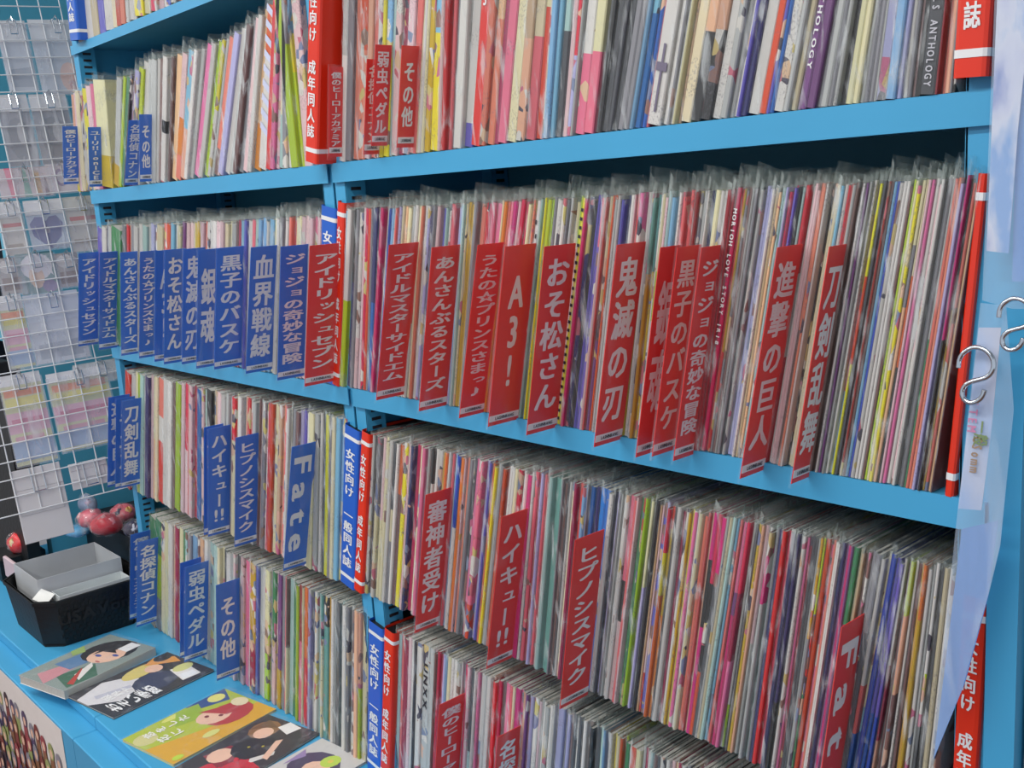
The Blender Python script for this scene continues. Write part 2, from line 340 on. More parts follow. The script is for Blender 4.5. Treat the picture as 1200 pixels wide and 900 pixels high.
for row, col, text, lt, lb, xr, rot in CARDS:
    X = hit(xr, lt[1])[0]
    Pt = hit(lt[0], lt[1], 0, X)
    wd = -Pt[1]
    if not .02 < wd < .06: wd = min(max(wd, .034), .05)
    Pt = Vector((X, -wd, hit(lt[0], lt[1], 1, -wd)[2]))
    Pb = hit(lb[0], lb[1], 1, -wd)
    up = (Pt - Pb); H = up.length; up.normalize()
    if row == 4 and col == 'r' or text == 'Fate' and col == 'r': Pb = Pt - up * .211; H = .211
    k = cnt[(row, col)] = cnt.get((row, col), 0) + 1
    cn = 'red' if col == 'r' else 'blue'
    ANCH[row].append((X, f'{ORD[k - 1]} {cn} card'))
    nrm = Vector((0, 1, 0)).cross(up).normalized()          # faces the viewer side (+x)
    basis = Matrix((Vector((0, 1, 0)), up, nrm)).transposed().to_4x4()
    cm = REDC if col == 'r' else BLUEC
    wid = wd + (.001 if row != 1 else .0)
    root = MB().box(0, wid, 0, H, -.0004, .0004).build('title_card', cm)
    root.matrix_world = Matrix.Translation(Pb) @ basis
    tag(root, f'{ORD[k - 1]} {cn} title card from the left on the {ROWN[row]}, white writing', 'title card', f'{cn} title cards on the {ROWN[row]}')
    V, F = column(text.replace(' ', '') if not rot else text, wid * (.76 if len(text) > 3 else .68), H * (.83 if len(text) > 3 else .66), bool(rot), .97 if not rot else 1.3)
    oy = H * (.115 if len(text) > 3 else .2)
    obj('lettering', [(x + wid * (.12 if len(text) > 3 else .16), y + oy, .0007) for x, y in V], F, WHITE, root)
    MB().box(0.0005, wid - .0005, .005, .0125, .0004, .0007).build('footer_band', WHITE, root)
    V, F = line('LASHINBANG', wid * .62, .0042)
    obj('footer_lettering', [(x + wid * .2, y + .0066, .0009) for x, y in V], F, INK, root)
    obj('clear_case', [(-.002, -.004, .0014), (wid, -.004, .0014), (wid, H + .003, .0014), (-.002, H + .003, .0014), (-.002, -.004, -.0012), (-.002, H + .003, -.0012)],
        [(0, 1, 2, 3), (4, 0, 3, 5)], CASE, root)

# ------------------------------------------------------------------ section dividers (boxes with white bands and vertical writing)
def divider(row, px0, px1, slope, col, text, ztop, proj=.004, py=None, zb=None, label='', gap=0., th=None, tfill=.62):
    z0 = (ZS[row] if row < 4 else ZS[4]) if zb is None else zb
    v = v_on_line(px0, ztop, -proj)
    A = hit(px0, v, 1, -proj); B = hit(px0 + slope * 100, v + 100, 1, -proj); th_ = math.atan2(A[0] - B[0], A[2] - B[2])
    v2 = v_on_line(px1, ztop, -proj); t = (hit(px1, v2, 1, -proj)[0] - A[0]) * math.cos(th_) if th is None else th
    H = (ztop - z0 - t * abs(math.sin(th_))) / math.cos(th_)
    root = empty('section_divider', (A[0] - math.tan(th_) * (ztop - z0), -proj, z0 + max(0, t * math.sin(th_))), label, 'divider', 'coloured section dividers')
    root.rotation_euler = (0, th_, 0)
    m = REDD if col == 'r' else BLUED
    d = proj + .15
    r = .004
    prof = [(0, .15), (0, r), (r * .3, r * .3), (r, 0), (t - r, 0), (t - r * .3, r * .3), (t, r), (t, .15)]
    if t < .012: prof = [(0, .15), (0, .0015), (.0015, 0), (t - .0015, 0), (t, .0015), (t, .15)]
    vs = [(x, y, z) for z in (0, H) for x, y in prof]; n = len(prof)
    obj('cover_board', vs, [(i, i + 1, n + i + 1, n + i) for i in range(n - 1)], m, root)
    MB().box(.001, t - .001, .002, .148, .003, H - .004).build('core', BLACK, root)
    for zz in (.014, H - .02):
        e = .0004
        pr = [(x + (-e if x < t / 2 else e), y - (e if y < .01 else 0)) for x, y in prof]
        obj('white_band', [(x, y, z) for z in (zz, zz + .006) for x, y in pr], [(i, i + 1, n + i + 1, n + i) for i in range(n - 1)], WHITE, root)
    if not text: return A[0], t
    V, F = column(text, t * tfill, H - .065)
    obj('lettering', [(x + t * (1 - tfill) / 2, -.0006, y + .032) for x, y in V], F, WHITE, root)
    return A[0], t
WJ = '女性向け　一般同人誌'; SJ = '女性向け　成年同人誌'
divider(0, 65, 78, .10, 'b', WJ, 2.04, proj=.016, th=.046, label='blue section divider at the left end of the top shelf')
X1 = hit(397, 90)[0]
divider(1, 362.5, 377.5, -.02, 'r', SJ, 1.772, proj=.028, label='red section divider jutting out where the two bays meet, second shelf')
divider(1, 1146, 1192, -.06, 'r', SJ, 1.80, proj=.012, zb=1.509, label='wide red section divider at the right end of second shelf', tfill=.5)
divider(2, 376, 394, .0, 'b', WJ, 1.446, proj=.003, label='blue section divider beside a red one, middle shelf between the bays')
divider(2, 395, 404, -.03, 'r', SJ, 1.450, proj=.004, label='narrow red section divider right of the blue one, middle shelf')
divider(2, 1146, 1157, -.105, 'r', '', 1.440, proj=.002, label='red section divider at the right end of the middle shelf')
divider(3, 404, 422, -.03, 'b', WJ, 1.132, proj=.006, label='blue section divider beside a red one, fourth shelf down')
divider(3, 423.5, 434, -.05, 'r', SJ, 1.128, proj=.006, label='red section divider right of the blue one, fourth shelf down')
divider(3, 1127, 1157, -.06, 'r', SJ, 1.105, proj=.004, label='red section divider against the right post, fourth shelf down')
divider(4, 431.5, 449, -.01, 'b', WJ, .832, proj=.006, label='blue section divider beside a red one, lowest row')
divider(4, 450, 462, -.03, 'r', SJ, .832, proj=.006, label='red section divider right of the blue one, lowest row')
# ------------------------------------------------------------------ booklets: pixel column of each spine's left edge and its colours, top to bottom
ROWS = [
 dict(row=0, z=1.783, zt=2.03, slopes='90:.12 210:.02', s='92:l2W 100:s7W 109:t3l6C 116:I 123:A3G6W 133:C 138:V4q8R 143:s 148:G 152:W 160:A7Y 170:C 177:P3C7R 184:q 190:W 196:b 201:G 207:s 214:W 222:A 230'),
 dict(row=1, z=1.505, zt=None, H='92:.195 118:.20 150:.215 205:.215 225:.222 260:.228 300:.235 318:.25 350:.262 363:.262', slopes='92:.07 118:.1 132:-.02 148:-.07 170:.0 190:-.02 225:-.1 260:-.12 300:-.06 330:-.02 343:.1 350:.12 358:.05 363:.03',
  s='91:S5Y 94:q 97:C 101:W 105:Y6C 111:q 116:P 120:C7U 133:G8U 139:L 142:g 146:K 148:p 153:l 158:L6W 163:W 172:G 178:G 183:W 186:s 189:W5K6W 194:G 196:w 199:S 205:q5O8s 211:A6S 217:W 221:G 225:P 232:W 237:L 242:Y5W 246:G 249:s8w 254:q 257:l 263:W 269:G 274:w 279:N 284:q 290:W 295:S7O 303:O3W 312:R 318:P 323:q 327:A4C7t 333:N 338:W 343:L 351:Y5L 354:q 363'),
 dict(row=1, z=1.505, zt=None, H='388:.275 560:.27 760:.265 900:.262 1120:.26', slopes='388:-.02 450:-.03 487:-.06 515:-.03 550:-.07 590:-.09 640:-.07 700:-.12 720:-.15 780:-.16 870:-.18 935:-.19 990:-.16 1030:-.13 1095:-.11 1120:-.09',
  s='398:G5W 404:N 411:s 419:R5s 427:S8q 433:s 440:W 445:Y 449:A5Y 455:t 459:q 466:r 472:R2q 480:s 487:C 491:W 495:C 498:U 504:A5Y 514:q 518:R 523:s 527:N 532:W 541:W9I 551:R 562:s 569:S5s 577:r 583:P 593:Y1C 604:B6S 614:C6s 625:C5R 634:W 638:A 644:A2C3A 649:t6D 656:q 660:P3q 665:A5R7l 670:G 673:W7P 684:C7P 695:D 701:K 706:D 713:R2D 718:G3D 724:N 731:N 737:A 742:W3A6b 749:b 754:s 758:W 774:W 782:N 786:G 790:C 793:B 797:C 809:C3S7K 821:B3S7K 833:W 844:C2r5G 852:G 858:W 865:I 869:V 875:W 889:S3A4S6R 898:I 902:b 907:W 919:G 925:C 932:r3p 937:p 945:m3p 955:N 963:G 971:N 977:D4G 982:K 991:C 999:B3G6C 1006:G 1012:N 1018:N 1024:G 1028:A4b7l 1040:l2b5A 1051:l 1056:W 1062:N 1067:S4w 1073:K 1080:D 1098:r 1101:s 1107:S 1114:N 1117:Y3K 1120'),
 dict(row=2, z=1.430, zt=1.430, slopes='114:.02 210:-.01 290:-.02 300:-.03 370:-.03', s='114:I 119:W 124:V 128:G 132:g 143:N 147:K 149:R 152:O 155:N 158:W 163:W 167:t 172:G 177:l 181:W 184:C 191:s 195:R 199:b 202:A 206:W 210:C 214:p 217:q 221:q 225:C 229:U 232:U 235:q 239:s 243:W 247:W 251:W 255:q 260:q 264:C 268:C 272:G 277:w 280:r 283:A 288:I 291:W 296:s 300:t 304:A 308:A 312:W 315:A 320:C 325:W 329:N 332:q 336:W 339:N 341:s 344:R 347:C 351:C 354:q 359:q 364:q 368:P 372:q 376'),
 dict(row=2, z=1.437, zt=1.437, slopes='404:-.05 437:-.03 452:-.07 545:-.07 560:-.08 611:-.12 642:-.1 681:-.115 746:-.1 801:-.11 864:-.14 907:-.155 985:-.17 1055:-.17 1108:-.165 1151:-.16',
  s='404:A5L 409:W5L 414:K4V 419:N 422:W7q 426:q 429:m 432:R 435:N 437:V 441:V5b 445:p6G 448:m 452:W 456:b 459:A 462:G 466:s 468:l 471:G 474:C 477:S 480:C 484:G 488:W 492:C 496:s 499:W 503:l 506:V 509:N 512:W 515:q 519:I 523:t 526:t 529:W 531:s 536:l 539:A 542:W 545:t 547:C 549:U 553:U 557:N 559:N 562:s 566:s 571:R 574:m 577:R 579:P3q 584:P3q 590:C 592:O 596:s 599:P 603:m2R7P 608:q 611:m 616:R 619:C 623:C 626:s 628:W 633:t 636:G 640:Y 642:L 647:L 650:N 653:W 657:W 661:W 665:N 668:D 671:G 674:C2s 678:L2q 681:Y 685:C 688:m 692:V 697:K 701:I 705:I 707:P2I 710:q 713:s 715:C3w6p 719:R 721:O 724:G 727:W 730:I 734:V 738:G 740:W 744:q 746:R 749:R 752:P5Y 757:W 761:G 765:N 767:T3U 771:T3U 774:W 777:C3L5W 781:q3L5W 784:t 788:A 793:W 798:W 801:R 804:s5R 808:s6m 813:D 816:K 818:r 822:N 825:G 830:W 832:V 836:A 839:C 845:W 850:W 855:r 860:r 863:m 868:R 872:U6R 875:N 878:w 882:G 885:N 889:D 892:G 896:l 901:l 907:W 910:B 914:S 917:t 920:T 923:l 926:m 931:m 934:I 937:K3Y 941:V 943:t 946:R3W6R 951:W 955:q 959:q 963:s5w 968:s 971:W 974:K 976:C 981:C 986:A 990:W 995:R 999:R 1002:G 1006:w 1010:w 1014:W 1017:p 1020:D 1022:G 1025:W 1028:U4R7A 1032:Y3R6Y 1035:D 1039:q 1042:r 1045:w 1048:A 1052:b 1055:W 1060:W 1064:W 1068:w 1071:L 1074:C 1078:Y 1082:C2N4S 1086:C3O6K 1089:q 1092:P 1096:W 1101:q 1104:W 1108:D 1113:N 1118:G5g 1121:s 1125:s 1129:l 1133:l 1136:m5K 1139:K4U 1142:s 1146:S 1150:w 1152'),  # narrow black spine left of the wide cream ones paints a dark gap
 dict(row=3, z=1.137, zt=1.137, slopes='146:0 207:-.01 240:.0 290:-.02 340:-.03 381:-.015 407:-.03', s='146:R 152:W 157:C 160:L 164:t 168:G 171:V 175:q 178:C5S 182:C 185:s3W5R 191:W 195:W 199:W 203:w 206:L 212:q 216:R5q 220:s5R 223:q 227:r 231:b 236:q 239:t 244:K 250:C 253:S 257:q 261:W 266:G 269:q 272:N 274:R3C 278:C 281:W 285:N 288:S 291:R 295:s 298:G 302:G 304:w 306:q 310:N 314:q 316:R 319:R 323:C 327:B 331:s 335:s 337:W 340:C 343:K 346:N 349:w 353:l 357:I 360:W 363:C 369:G 374:W 377:D 380:g 382:Y 386:L 388:N 391:C 395:A 400:A5G 405'),
 dict(row=3, z=1.122, zt=1.122, slopes='424:-.04 440:-.05 486:-.065 513:-.07 559:-.09 590:-.1 650:-.08 703:-.1 755:-.12 784:-.12 835:-.13 858:-.155 918:-.135 985:-.15 1053:-.18 1081:-.13 1115:-.11',
  s='435:W 439:K 445:N4C 449:q5C 452:C 455:C 459:W 463:D4C6N 466:W 469:O3w 474:Y 479:P 482:q 484:V 487:m 491:C 495:W 497:P 501:N 504:G 507:K2W 510:W 513:W 518:w 520:U 524:O 527:W 530:s 533:A 537:b4W 541:W 543:O 547:q 549:s 552:N 556:D 559:P8r 564:P8R 569:l 573:I 576:R 578:O 581:Y 584:G 588:N 590:R 594:r 596:W 600:W 604:C 608:R 613:W 616:q 619:m 624:W 627:s 631:R 635:l 638:s 641:P 643:W 646:t 650:T 656:T 661:N 663:w 666:D 668:G 671:C 675:r 679:R 683:A 687:b 691:N 693:b 698:V 702:H 708:H 714:W 719:D 722:l 726:N 729:G 731:W 735:W 739:P4K6q 745:s 749:q 751:g 755:R2g 758:L 761:C3p6C 764:C4l 767:D 770:K 774:S 776:q8R 778:I 782:l 785:R2Y4O 789:R1U5O 793:D 796:W 801:r 805:W 809:U 812:Y 815:P 819:W 822:C 826:s 830:s 833:S 836:m2K5m 841:m3K7R 846:m3D 852:G 855:C 859:t 863:A 866:s 870:r 872:P3p4m 877:R3r6P 881:W8L 884:D 888:N 889:U 893:S 896:q5G 900:W3D 904:m3G 908:t 911:N 914:V 918:R 923:R 928:W 930:V 935:V7K 939:G 943:W 947:P 950:r 953:D 957:D 960:G 963:U4N 966:L3R6g 968:R 973:P 977:s 980:W 984:W 986:V 991:p 996:m 1000:p 1002:g3m6P 1008:C 1011:B 1014:w 1017:q 1020:w 1023:N3V 1029:N3D 1035:W5s7b 1040:C6A7b 1044:b 1050:b 1053:I6b 1058:I6b 1062:W4r7S 1065:w 1068:G 1070:L2S5w 1074:W 1077:w 1081:U 1085:O2U 1089:W 1093:G 1096:W4L6D 1100:K 1104:D 1107:C 1113:W 1117:G 1122'),
 dict(row=4, z=.834, zt=.834, slopes='176:.0 256:0 311:-.01 399:-.01 431:-.01', s='176:g3L6B 183:g3L7N 189:C 193:C 197:W 202:S 205:r 209:C 213:g 217:t 219:W 223:N 226:A6R7W 231:w 233:S 237:W 241:G 245:t 250:t 256:C5g 259:C 263:K 266:W 271:G 275:q 277:D 282:q 286:P 290:q 293:W 295:U6r 301:I 304:G 308:W 311:C4L 316:N 319:g5q 323:q5U 326:p7U 330:N 333:s 336:w5C 338:t 343:g 348:L 351:r4P 355:C 357:O5R 361:O6P 363:l 366:V5W 370:W 373:t 378:T3C 380:K2T 385:U 389:W 392:G 394:D 399:t 403:W 407:N 410:W 413:w 416:S 420:S5L 423:C 428:C5V 431.5'),
 dict(row=4, z=.829, zt=.829, slopes='462:-.03 495:-.03 513:-.05 545:-.06 580:-.06 605:-.07 655:-.08 705:-.07 741:-.09 775:-.09 870:-.1', s='462:s 465:t 469:N 471:s 474:r 479:q 483:W 487:D 489:W 495:G 503:G 508:q 511:w 513:R 516:m 519:l 522:A5D 525:C 529:W 533:W 537:G 541:W 543:p 546:m 550:q 553:D5t 556:W 559:r 562:P 565:W4r7C 569:G 573:W 578:S 580:R 584:R 588:w 590:w 593:P 598:s 601:C 604:m 610:m 613:S 618:p 621:r 623:l 627:W 632:q 635:G 638:W 641:G4K5T 646:W 650:W 652:l 655:l4L5I7L 662:N 664:l 668:w 671:D 675:W 678:D 682:W 685:W 689:w3R 694:K 698:D 701:D3W 705:t 709:A 712:s 716:W4R 720:Y 725:C 729:O 732:L 734:g 739:W 741:R4K5R 748:C 754:G 757:r 761:W 765:t 768:w 772:D 775:W 780:K 783:W 787:q 791:S 795:r 799:W 804:N 808:V 812:C 817:P 822:W 827:T 832:m 838:W 844:D 850:C 857:s 864:W 870:b 878:W 886'),
]
ZB = {0: 1.7815, 1: 1.5008, 2: 1.1848, 3: .8685, 4: .5655}
def ctrl(s): return [tuple(float(a) for a in p.split(':')) for p in s.split()]
def interp(c, x):
    if x <= c[0][0]: return c[0][1]
    for (a, b), (d, e) in zip(c, c[1:]):
        if x <= d: return b + (e - b) * (x - a) / (d - a)
    return c[-1][1]
def parse(code):
    out = []; i = 0
    while i < len(code):
        c = code[i]; i += 1
        if i < len(code) and code[i].isdigit(): out.append((c, int(code[i]) / 10)); i += 1
        else: out.append((c, 1.))
    if out[-1][1] < 1.: out[-1] = (out[-1][0], 1.)
    return out
books = []
for R in ROWS:
    toks = R['s'].split(); sl = ctrl(R['slopes']); Hc = ctrl(R['H']) if R['zt'] is None else None
    xs = [float(t.split(':')[0]) for t in toks]
    for k in range(len(toks) - 1):
        px, pn = xs[k], xs[k + 1]; code = toks[k].split(':')[1]
        v = v_on_line(px, R['z']); A = hit(px, v)
        B = hit(px + interp(sl, px) * 100, v + 100); th = math.atan2(A[0] - B[0], A[2] - B[2])
        A2 = hit(pn, v_on_line(pn, R['z']))
        t = (A2[0] - A[0]) * math.cos(th)
        zb = ZB[R['row']] + max(0, t * math.sin(th)); 
        if R['zt'] is None: H = interp(Hc, px) + random.uniform(-.0015, .0015)
        else: H = (R['zt'] - zb) / math.cos(th) + random.choice([-.004, -.001, 0, 0, .0005, .001, .002])
        X0 = A[0] - (R['z'] - zb) * math.tan(th)
        wpx = pn - px; hpx = abs(v_on_line(px, R['z'] - .1) - v) * 10 * H
        books.append(dict(row=R['row'], X=X0, xt=A[0], z=zb, th=th, t=t, H=H, code=parse(code), area=wpx * hpx, px=px))
books.sort(key=lambda b: (b['row'], b['xt']))
last = {}
for b in books:
    anch = [a for a in sorted(ANCH[b['row']]) if a[0] <= b['xt'] + .001]
    key = (b['row'], anch[-1][1] if anch else None); last[key] = last.get(key, 0) + 1
    b['anchor'] = anch[-1][1] if anch else None; b['k'] = last[key]
def ordn(k): return f"{k}{'th' if 10 <= k % 100 <= 20 else {1: 'st', 2: 'nd', 3: 'rd'}.get(k % 10, 'th')}"
SH = {0: 'top shelf', 1: 'second shelf', 2: 'middle shelf', 3: 'fourth shelf', 4: 'lowest row'}
def cover(b, rng):
    """cover wraps the spine: list of verts, faces, material codes"""
    t, H = b['t'] - .00035, b['H']; d = .176; y0 = b['y']; V = []; F = []; K = []
    r = min(.0012, t * .3)
    prof = [(0, d), (0, y0 + r), (r, y0), (t - r, y0), (t, y0 + r), (t, d)]
    z = 0.; cuts = []; bands = b['code']
    fr = [0.] + [a for _, a in bands[:-1]] + [1.]
    for i, (c, _) in enumerate(bands): cuts.append((H * (1 - fr[i + 1]), H * (1 - fr[i]), c))
    for (z0, z1, c) in cuts:
        bs = len(V); n = len(prof); V += [(x, y, zz) for zz in (z0, z1) for x, y in prof]
        F += [(bs + i, bs + i + 1, bs + n + i + 1, bs + n + i) for i in range(n - 1)]; K += [c] * (n - 1)
    return V, F, K
def pages(b):
    t, H, y0 = b['t'] - .00035, b['H'], b['y']; e = min(.0006, t * .15)
    m = MB().box(e, t - e, y0 + .0015, .174, .0015, H - .0015); return m.v, m.f
def sleeve(b, rng):
    t, H, y0 = b['t'], b['H'], b['y']; f = rng.choice([rng.uniform(.002, .008), rng.uniform(.004, .013), rng.uniform(.005, .020)]) * (1.3 if b['row'] in (1, 2) else .9); V = []; F = []; mi = []
    g = .0001; ys = [y0 - .0011, y0 + .04, y0 + .09, .18]; j = [rng.uniform(-.004, .004) for _ in ys]
    for s, x in ((0, -g), (1, t + g)):
        bs = len(V)
        for q, y in enumerate(ys):
            V += [(x, y, H - .004), (x + rng.uniform(-.001, .001), y, H + max(.0015, (f + j[q]) * (1, .8, .5, .35)[q] - (.001 * s)))]
        for q in range(3):
            a = bs + 2 * q; F.append((a, a + 2, a + 3, a + 1) if s else (a, a + 1, a + 3, a + 2)); mi.append(1)
    bs = len(V); V += [(-g, ys[0], .0), (t + g, ys[0], .0), (t + g, ys[0], H), (-g, ys[0], H)]; F.append((bs, bs + 1, bs + 2, bs + 3)); mi.append(0)
    bs = len(V); V += [(-g, ys[0], H), (t + g, ys[0], H), (t + g, ys[0] + .0008, H + max(.001, f * .6)), (-g, ys[0] + .0008, H + max(.001, f * .8))]
    F.append((bs, bs + 1, bs + 2, bs + 3)); mi.append(1)
    bs = len(V); V += [(t + g, ys[0], 0), (t + g, y0 + .03, 0), (t + g, y0 + .03, H), (t + g, ys[0], H)]; F.append((bs, bs + 1, bs + 2, bs + 3)); mi.append(0)
    return V, F, mi
order = sorted(range(len(books)), key=lambda i: -books[i]['area'])
single = set(order[:292])
rng = random.Random(11)
codes = list(PAL)
SM = {}
JV, JF, JM = [], [], []; PV, PF = [], []; LV, LF, LM = [], [], []
jm_mats = []; JS = []
def seed_attr(o, vals):
    a = o.data.attributes.new('seed', 'FLOAT', 'FACE'); a.data.foreach_set('value', vals)

def jmat(m):
    if m not in jm_mats: jm_mats.append(m)
    return jm_mats.index(m)
for i, b in enumerate(books):
    b['y'] = rng.choice([-.003, -.0015, 0, 0, .001, .0025, .004])
    art = rng.random() < (.26 if len(b['code']) == 1 else .45)
    sd = rng.random() * 9.
    arts = {c: (spine_art(c) if art and rng.random() < .8 else spine_mat(c)) for c, _ in b['code']}
    V, F, K = cover(b, rng); PVb, PFb = pages(b); LVb, LFb, LMb = sleeve(b, rng)
    b['y'] += 0
    M = Matrix.Translation((b['X'], 0, b['z'])) @ Matrix.Rotation(b['th'], 4, 'Y')
    if i in single:
        ms = list(arts.values()); root = obj('booklet', V, F, ms, None, [ms.index(arts[c]) for c in K]); root.matrix_world = M; seed_attr(root, [sd] * len(F))
        c0 = CNAME[b['code'][0][0]]; c1 = CNAME[b['code'][-1][0]]
        colr = c0 if len(b['code']) == 1 or c0 == c1 else f'{c0} over {c1}'
        pos = f"{ordn(b['k'])} right of the {b['anchor']}" if b['anchor'] else f"{ordn(b['k'])} from the left end"
        thick = 'thick' if b['t'] > .008 else 'thin'
        tag(root, f"{thick} {colr} booklet, {pos}, {SH[b['row']]}", 'booklet', f"booklets on the {SH[b['row']]}")
        obj('page_block', PVb, PFb, PAGE, root); obj('clear_sleeve', LVb, LFb, [SLEEVE, FLAP], root, LMb)
        b['obj'] = root
    else:
        bs = len(JV); JV += [tuple(M @ Vector(v)) for v in V]; JF += [tuple(q + bs for q in f) for f in F]; JM += [jmat(arts[c]) for c in K]; JS += [sd] * len(F)
        bs = len(PV); PV += [tuple(M @ Vector(v)) for v in PVb]; PF += [tuple(q + bs for q in f) for f in PFb]
        bs = len(LV); LV += [tuple(M @ Vector(v)) for v in LVb]; LF += [tuple(q + bs for q in f) for f in LFb]; LM += LMb
jb = obj('thin_booklets', JV, JF, jm_mats, None, JM); seed_attr(jb, JS)
tag(jb, 'the many thinnest booklets filling the gaps between larger ones on the shelves', 'booklets', kind='stuff')
tag(obj('page_blocks', PV, PF, PAGE, jb), kind='stuff'); tag(obj('clear_sleeves', LV, LF, [SLEEVE, FLAP], jb, LM), kind='stuff')

def find(row, px): return min((b for b in books if b['row'] == row and 'obj' in b), key=lambda b: abs(b['px'] - px))
def spine_text(row, px, text, z0, z1, m, rot=True, fill=.7, off=.15):
    b = find(row, px); t = b['t']
    V, F = column(text, t * fill, (z1 - z0) * b['H'], rot, .95)
    obj('spine_lettering', [(x + t * off, b['y'] - .0013, y + z0 * b['H']) for x, y in V], F, m, b['obj'])
spine_text(2, 863, 'MORIOH LOVE STORY JR18', .42, .93, WHITE, True, .95, .0)
spine_text(1, 937, 'ANTHOLOGY', .12, .42, WHITE)
spine_text(1, 1080, 'LEONARDO NOVELS ANTHOLOGY', .02, .55, mat('silver_print', (.75, .75, .78), .4), True, .5, .25)
spine_text(1, 758, '和服で', .62, .82, INK, False, .8, .1)
spine_text(1, 551, '再録集15', .56, .85, WHITE, False, .7, .15)
spine_text(1, 809, '発情恋', .52, .8, INK, False, .8)
spine_text(4, 495, 'UNXX', .6, .9, INK, True, .6, .2)
spine_text(3, 1023, 'I Dress up', .2, .62, mat('silver_print', (.75, .75, .78)), True, .7)
spine_text(1, 1028, 'anthology', .35, .8, INK, True, .35, .3)
spine_text(1, 945, 'JUNJOU', .42, .8, WHITE, True, .6)
b = find(1, 758); t = b['t']                                       # grey cross printed on the white spine
m = MB(); m.box(t * .42, t * .58, b['y'] - .0014, b['y'] - .0012, .012, .075); m.box(t * .12, t * .9, b['y'] - .0017, b['y'] - .0015, .05, .058)
m.build('printed_cross', mat('grey_print', (.45, .42, .5)), b['obj'])
for px in (681,):
    b = find(2, px); m = MB()
    for k in range(26): m.box(b['t'] * .15, b['t'] * .85, b['y'] - .0014, b['y'] - .0012, .006 + k * .0095, .0095 + k * .0095)
    tag(m.build('black_dots', INK, b['obj']), kind='stuff')
for px in (628,):
    b = find(2, px); m = MB()
    for k in range(14): m.box(b['t'] * (.25 if k % 2 else .55), b['t'] * (.55 if k % 2 else .85), b['y'] - .0014, b['y'] - .0012, .03 + k * .0155, .035 + k * .0155)
    tag(m.build('black_dots', INK, b['obj']), kind='stuff')
b = find(1, 303); m = MB()                                         # red and white slanting stripes
for k in range(9):
    z = .06 + k * .021
    m.add([(0, b['y'] - .0013, z), (b['t'], b['y'] - .0013, z - .01), (b['t'], b['y'] - .0013, z), (0, b['y'] - .0013, z + .01)], [(0, 1, 2, 3)])
tag(m.build('slanting_stripes', mat('stripe_print', (.78, .80, .90)), b['obj']), kind='stuff')
# ------------------------------------------------------------------ helpers for flat pictures
def ell(cx, cy, rx, ry, n=12, a=0.):
    return [(cx + rx * math.cos(2 * math.pi * k / n) * math.cos(a) - ry * math.sin(2 * math.pi * k / n) * math.sin(a),
             cy + rx * math.cos(2 * math.pi * k / n) * math.sin(a) + ry * math.sin(2 * math.pi * k / n) * math.cos(a)) for k in range(n)]
def pm(rgb): return mat('print_%02x%02x%02x' % tuple(int(c * 255) for c in rgb), rgb, .3, .04, 60)
def picture(name, polys, w, h, z, parent, flip=False):
    """flat print from (colour, outline in 0..1) layers, local x, y; each layer 0.03 mm above the last"""
    V = []; F = []; mi = []; ms = []
    for i, (c, P) in enumerate(polys):
        m = pm(c)
        if m not in ms: ms.append(m)
        b = len(V); V += [(min(1, max(0, x)) * w, min(1, max(0, y)) * h, z + .00004 * (i + 1)) for x, y in P]; F.append(tuple(range(b, b + len(P)))); mi.append(ms.index(m))
    return obj(name, V, F, ms, parent, mi)

# ------------------------------------------------------------------ comics lying on the deck
SK = (.93, .76, .66); HK = (.13, .12, .14)
art_A = [((.55, .60, .58), [(0, 0), (1, 0), (1, 1), (0, 1)]), ((.25, .42, .33), [(.05, .05), (.35, .0), (.5, .35), (.15, .5)]), ((.80, .55, .58), [(0, .45), (.5, .5), (.55, .62), (.1, .8)]),
 ((.35, .50, .66), [(.3, .5), (.6, .45), (.6, .8), (.3, .85)]), ((.9, .88, .86), [(.2, .1), (.45, .3), (.5, .42), (.25, .3)]), ((.72, .25, .2), [(.12, .05), (.36, .35), (.38, .4), (.1, .15)]),
 (HK, ell(.74, .5, .25, .36, 14, .2)), (SK, ell(.66, .42, .17, .25, 14, .15)), (HK, [(.6, .62), (.9, .7), (.95, .3), (.78, .45), (.74, .35), (.7, .58)]),
 ((.3, .35, .62), ell(.62, .52, .022, .06)), ((.3, .35, .62), ell(.70, .30, .022, .06)), ((.75, .35, .35), ell(.53, .36, .012, .05)), ((.93, .93, .93), [(.8, .25), (.97, .25), (.97, .45), (.8, .45)]),
 ((.6, .7, .4), [(.5, .85), (.62, .8), (.7, 1), (.55, 1)])]
art_B = [((.16, .15, .18), [(0, 0), (1, 0), (1, 1), (0, 1)]), ((.86, .85, .86), [(.0, .55), (.2, .3), (.5, .45), (.55, .75), (.3, .95), (.0, .8)]), ((.75, .75, .8), [(.1, .6), (.4, .5), (.42, .58), (.12, .7)]),
 ((.85, .78, .45), ell(.62, .8, .2, .14, 14, .3)), ((.88, .60, .25), [(.7, .9), (.95, .6), (.98, .8), (.85, 1)]), ((.22, .24, .34), ell(.58, .4, .2, .25)), (SK, ell(.72, .72, .08, .12)), (HK, ell(.9, .9, .09, .1)),
 ((.92, .90, .88), [(.72, .1), (.9, .08), (.94, .45), (.78, .5)]), ((.85, .85, .55), ell(.88, .42, .1, .1)), ((.95, .95, .95), [(.74, .12), (.88, .1), (.9, .25), (.76, .28)])]
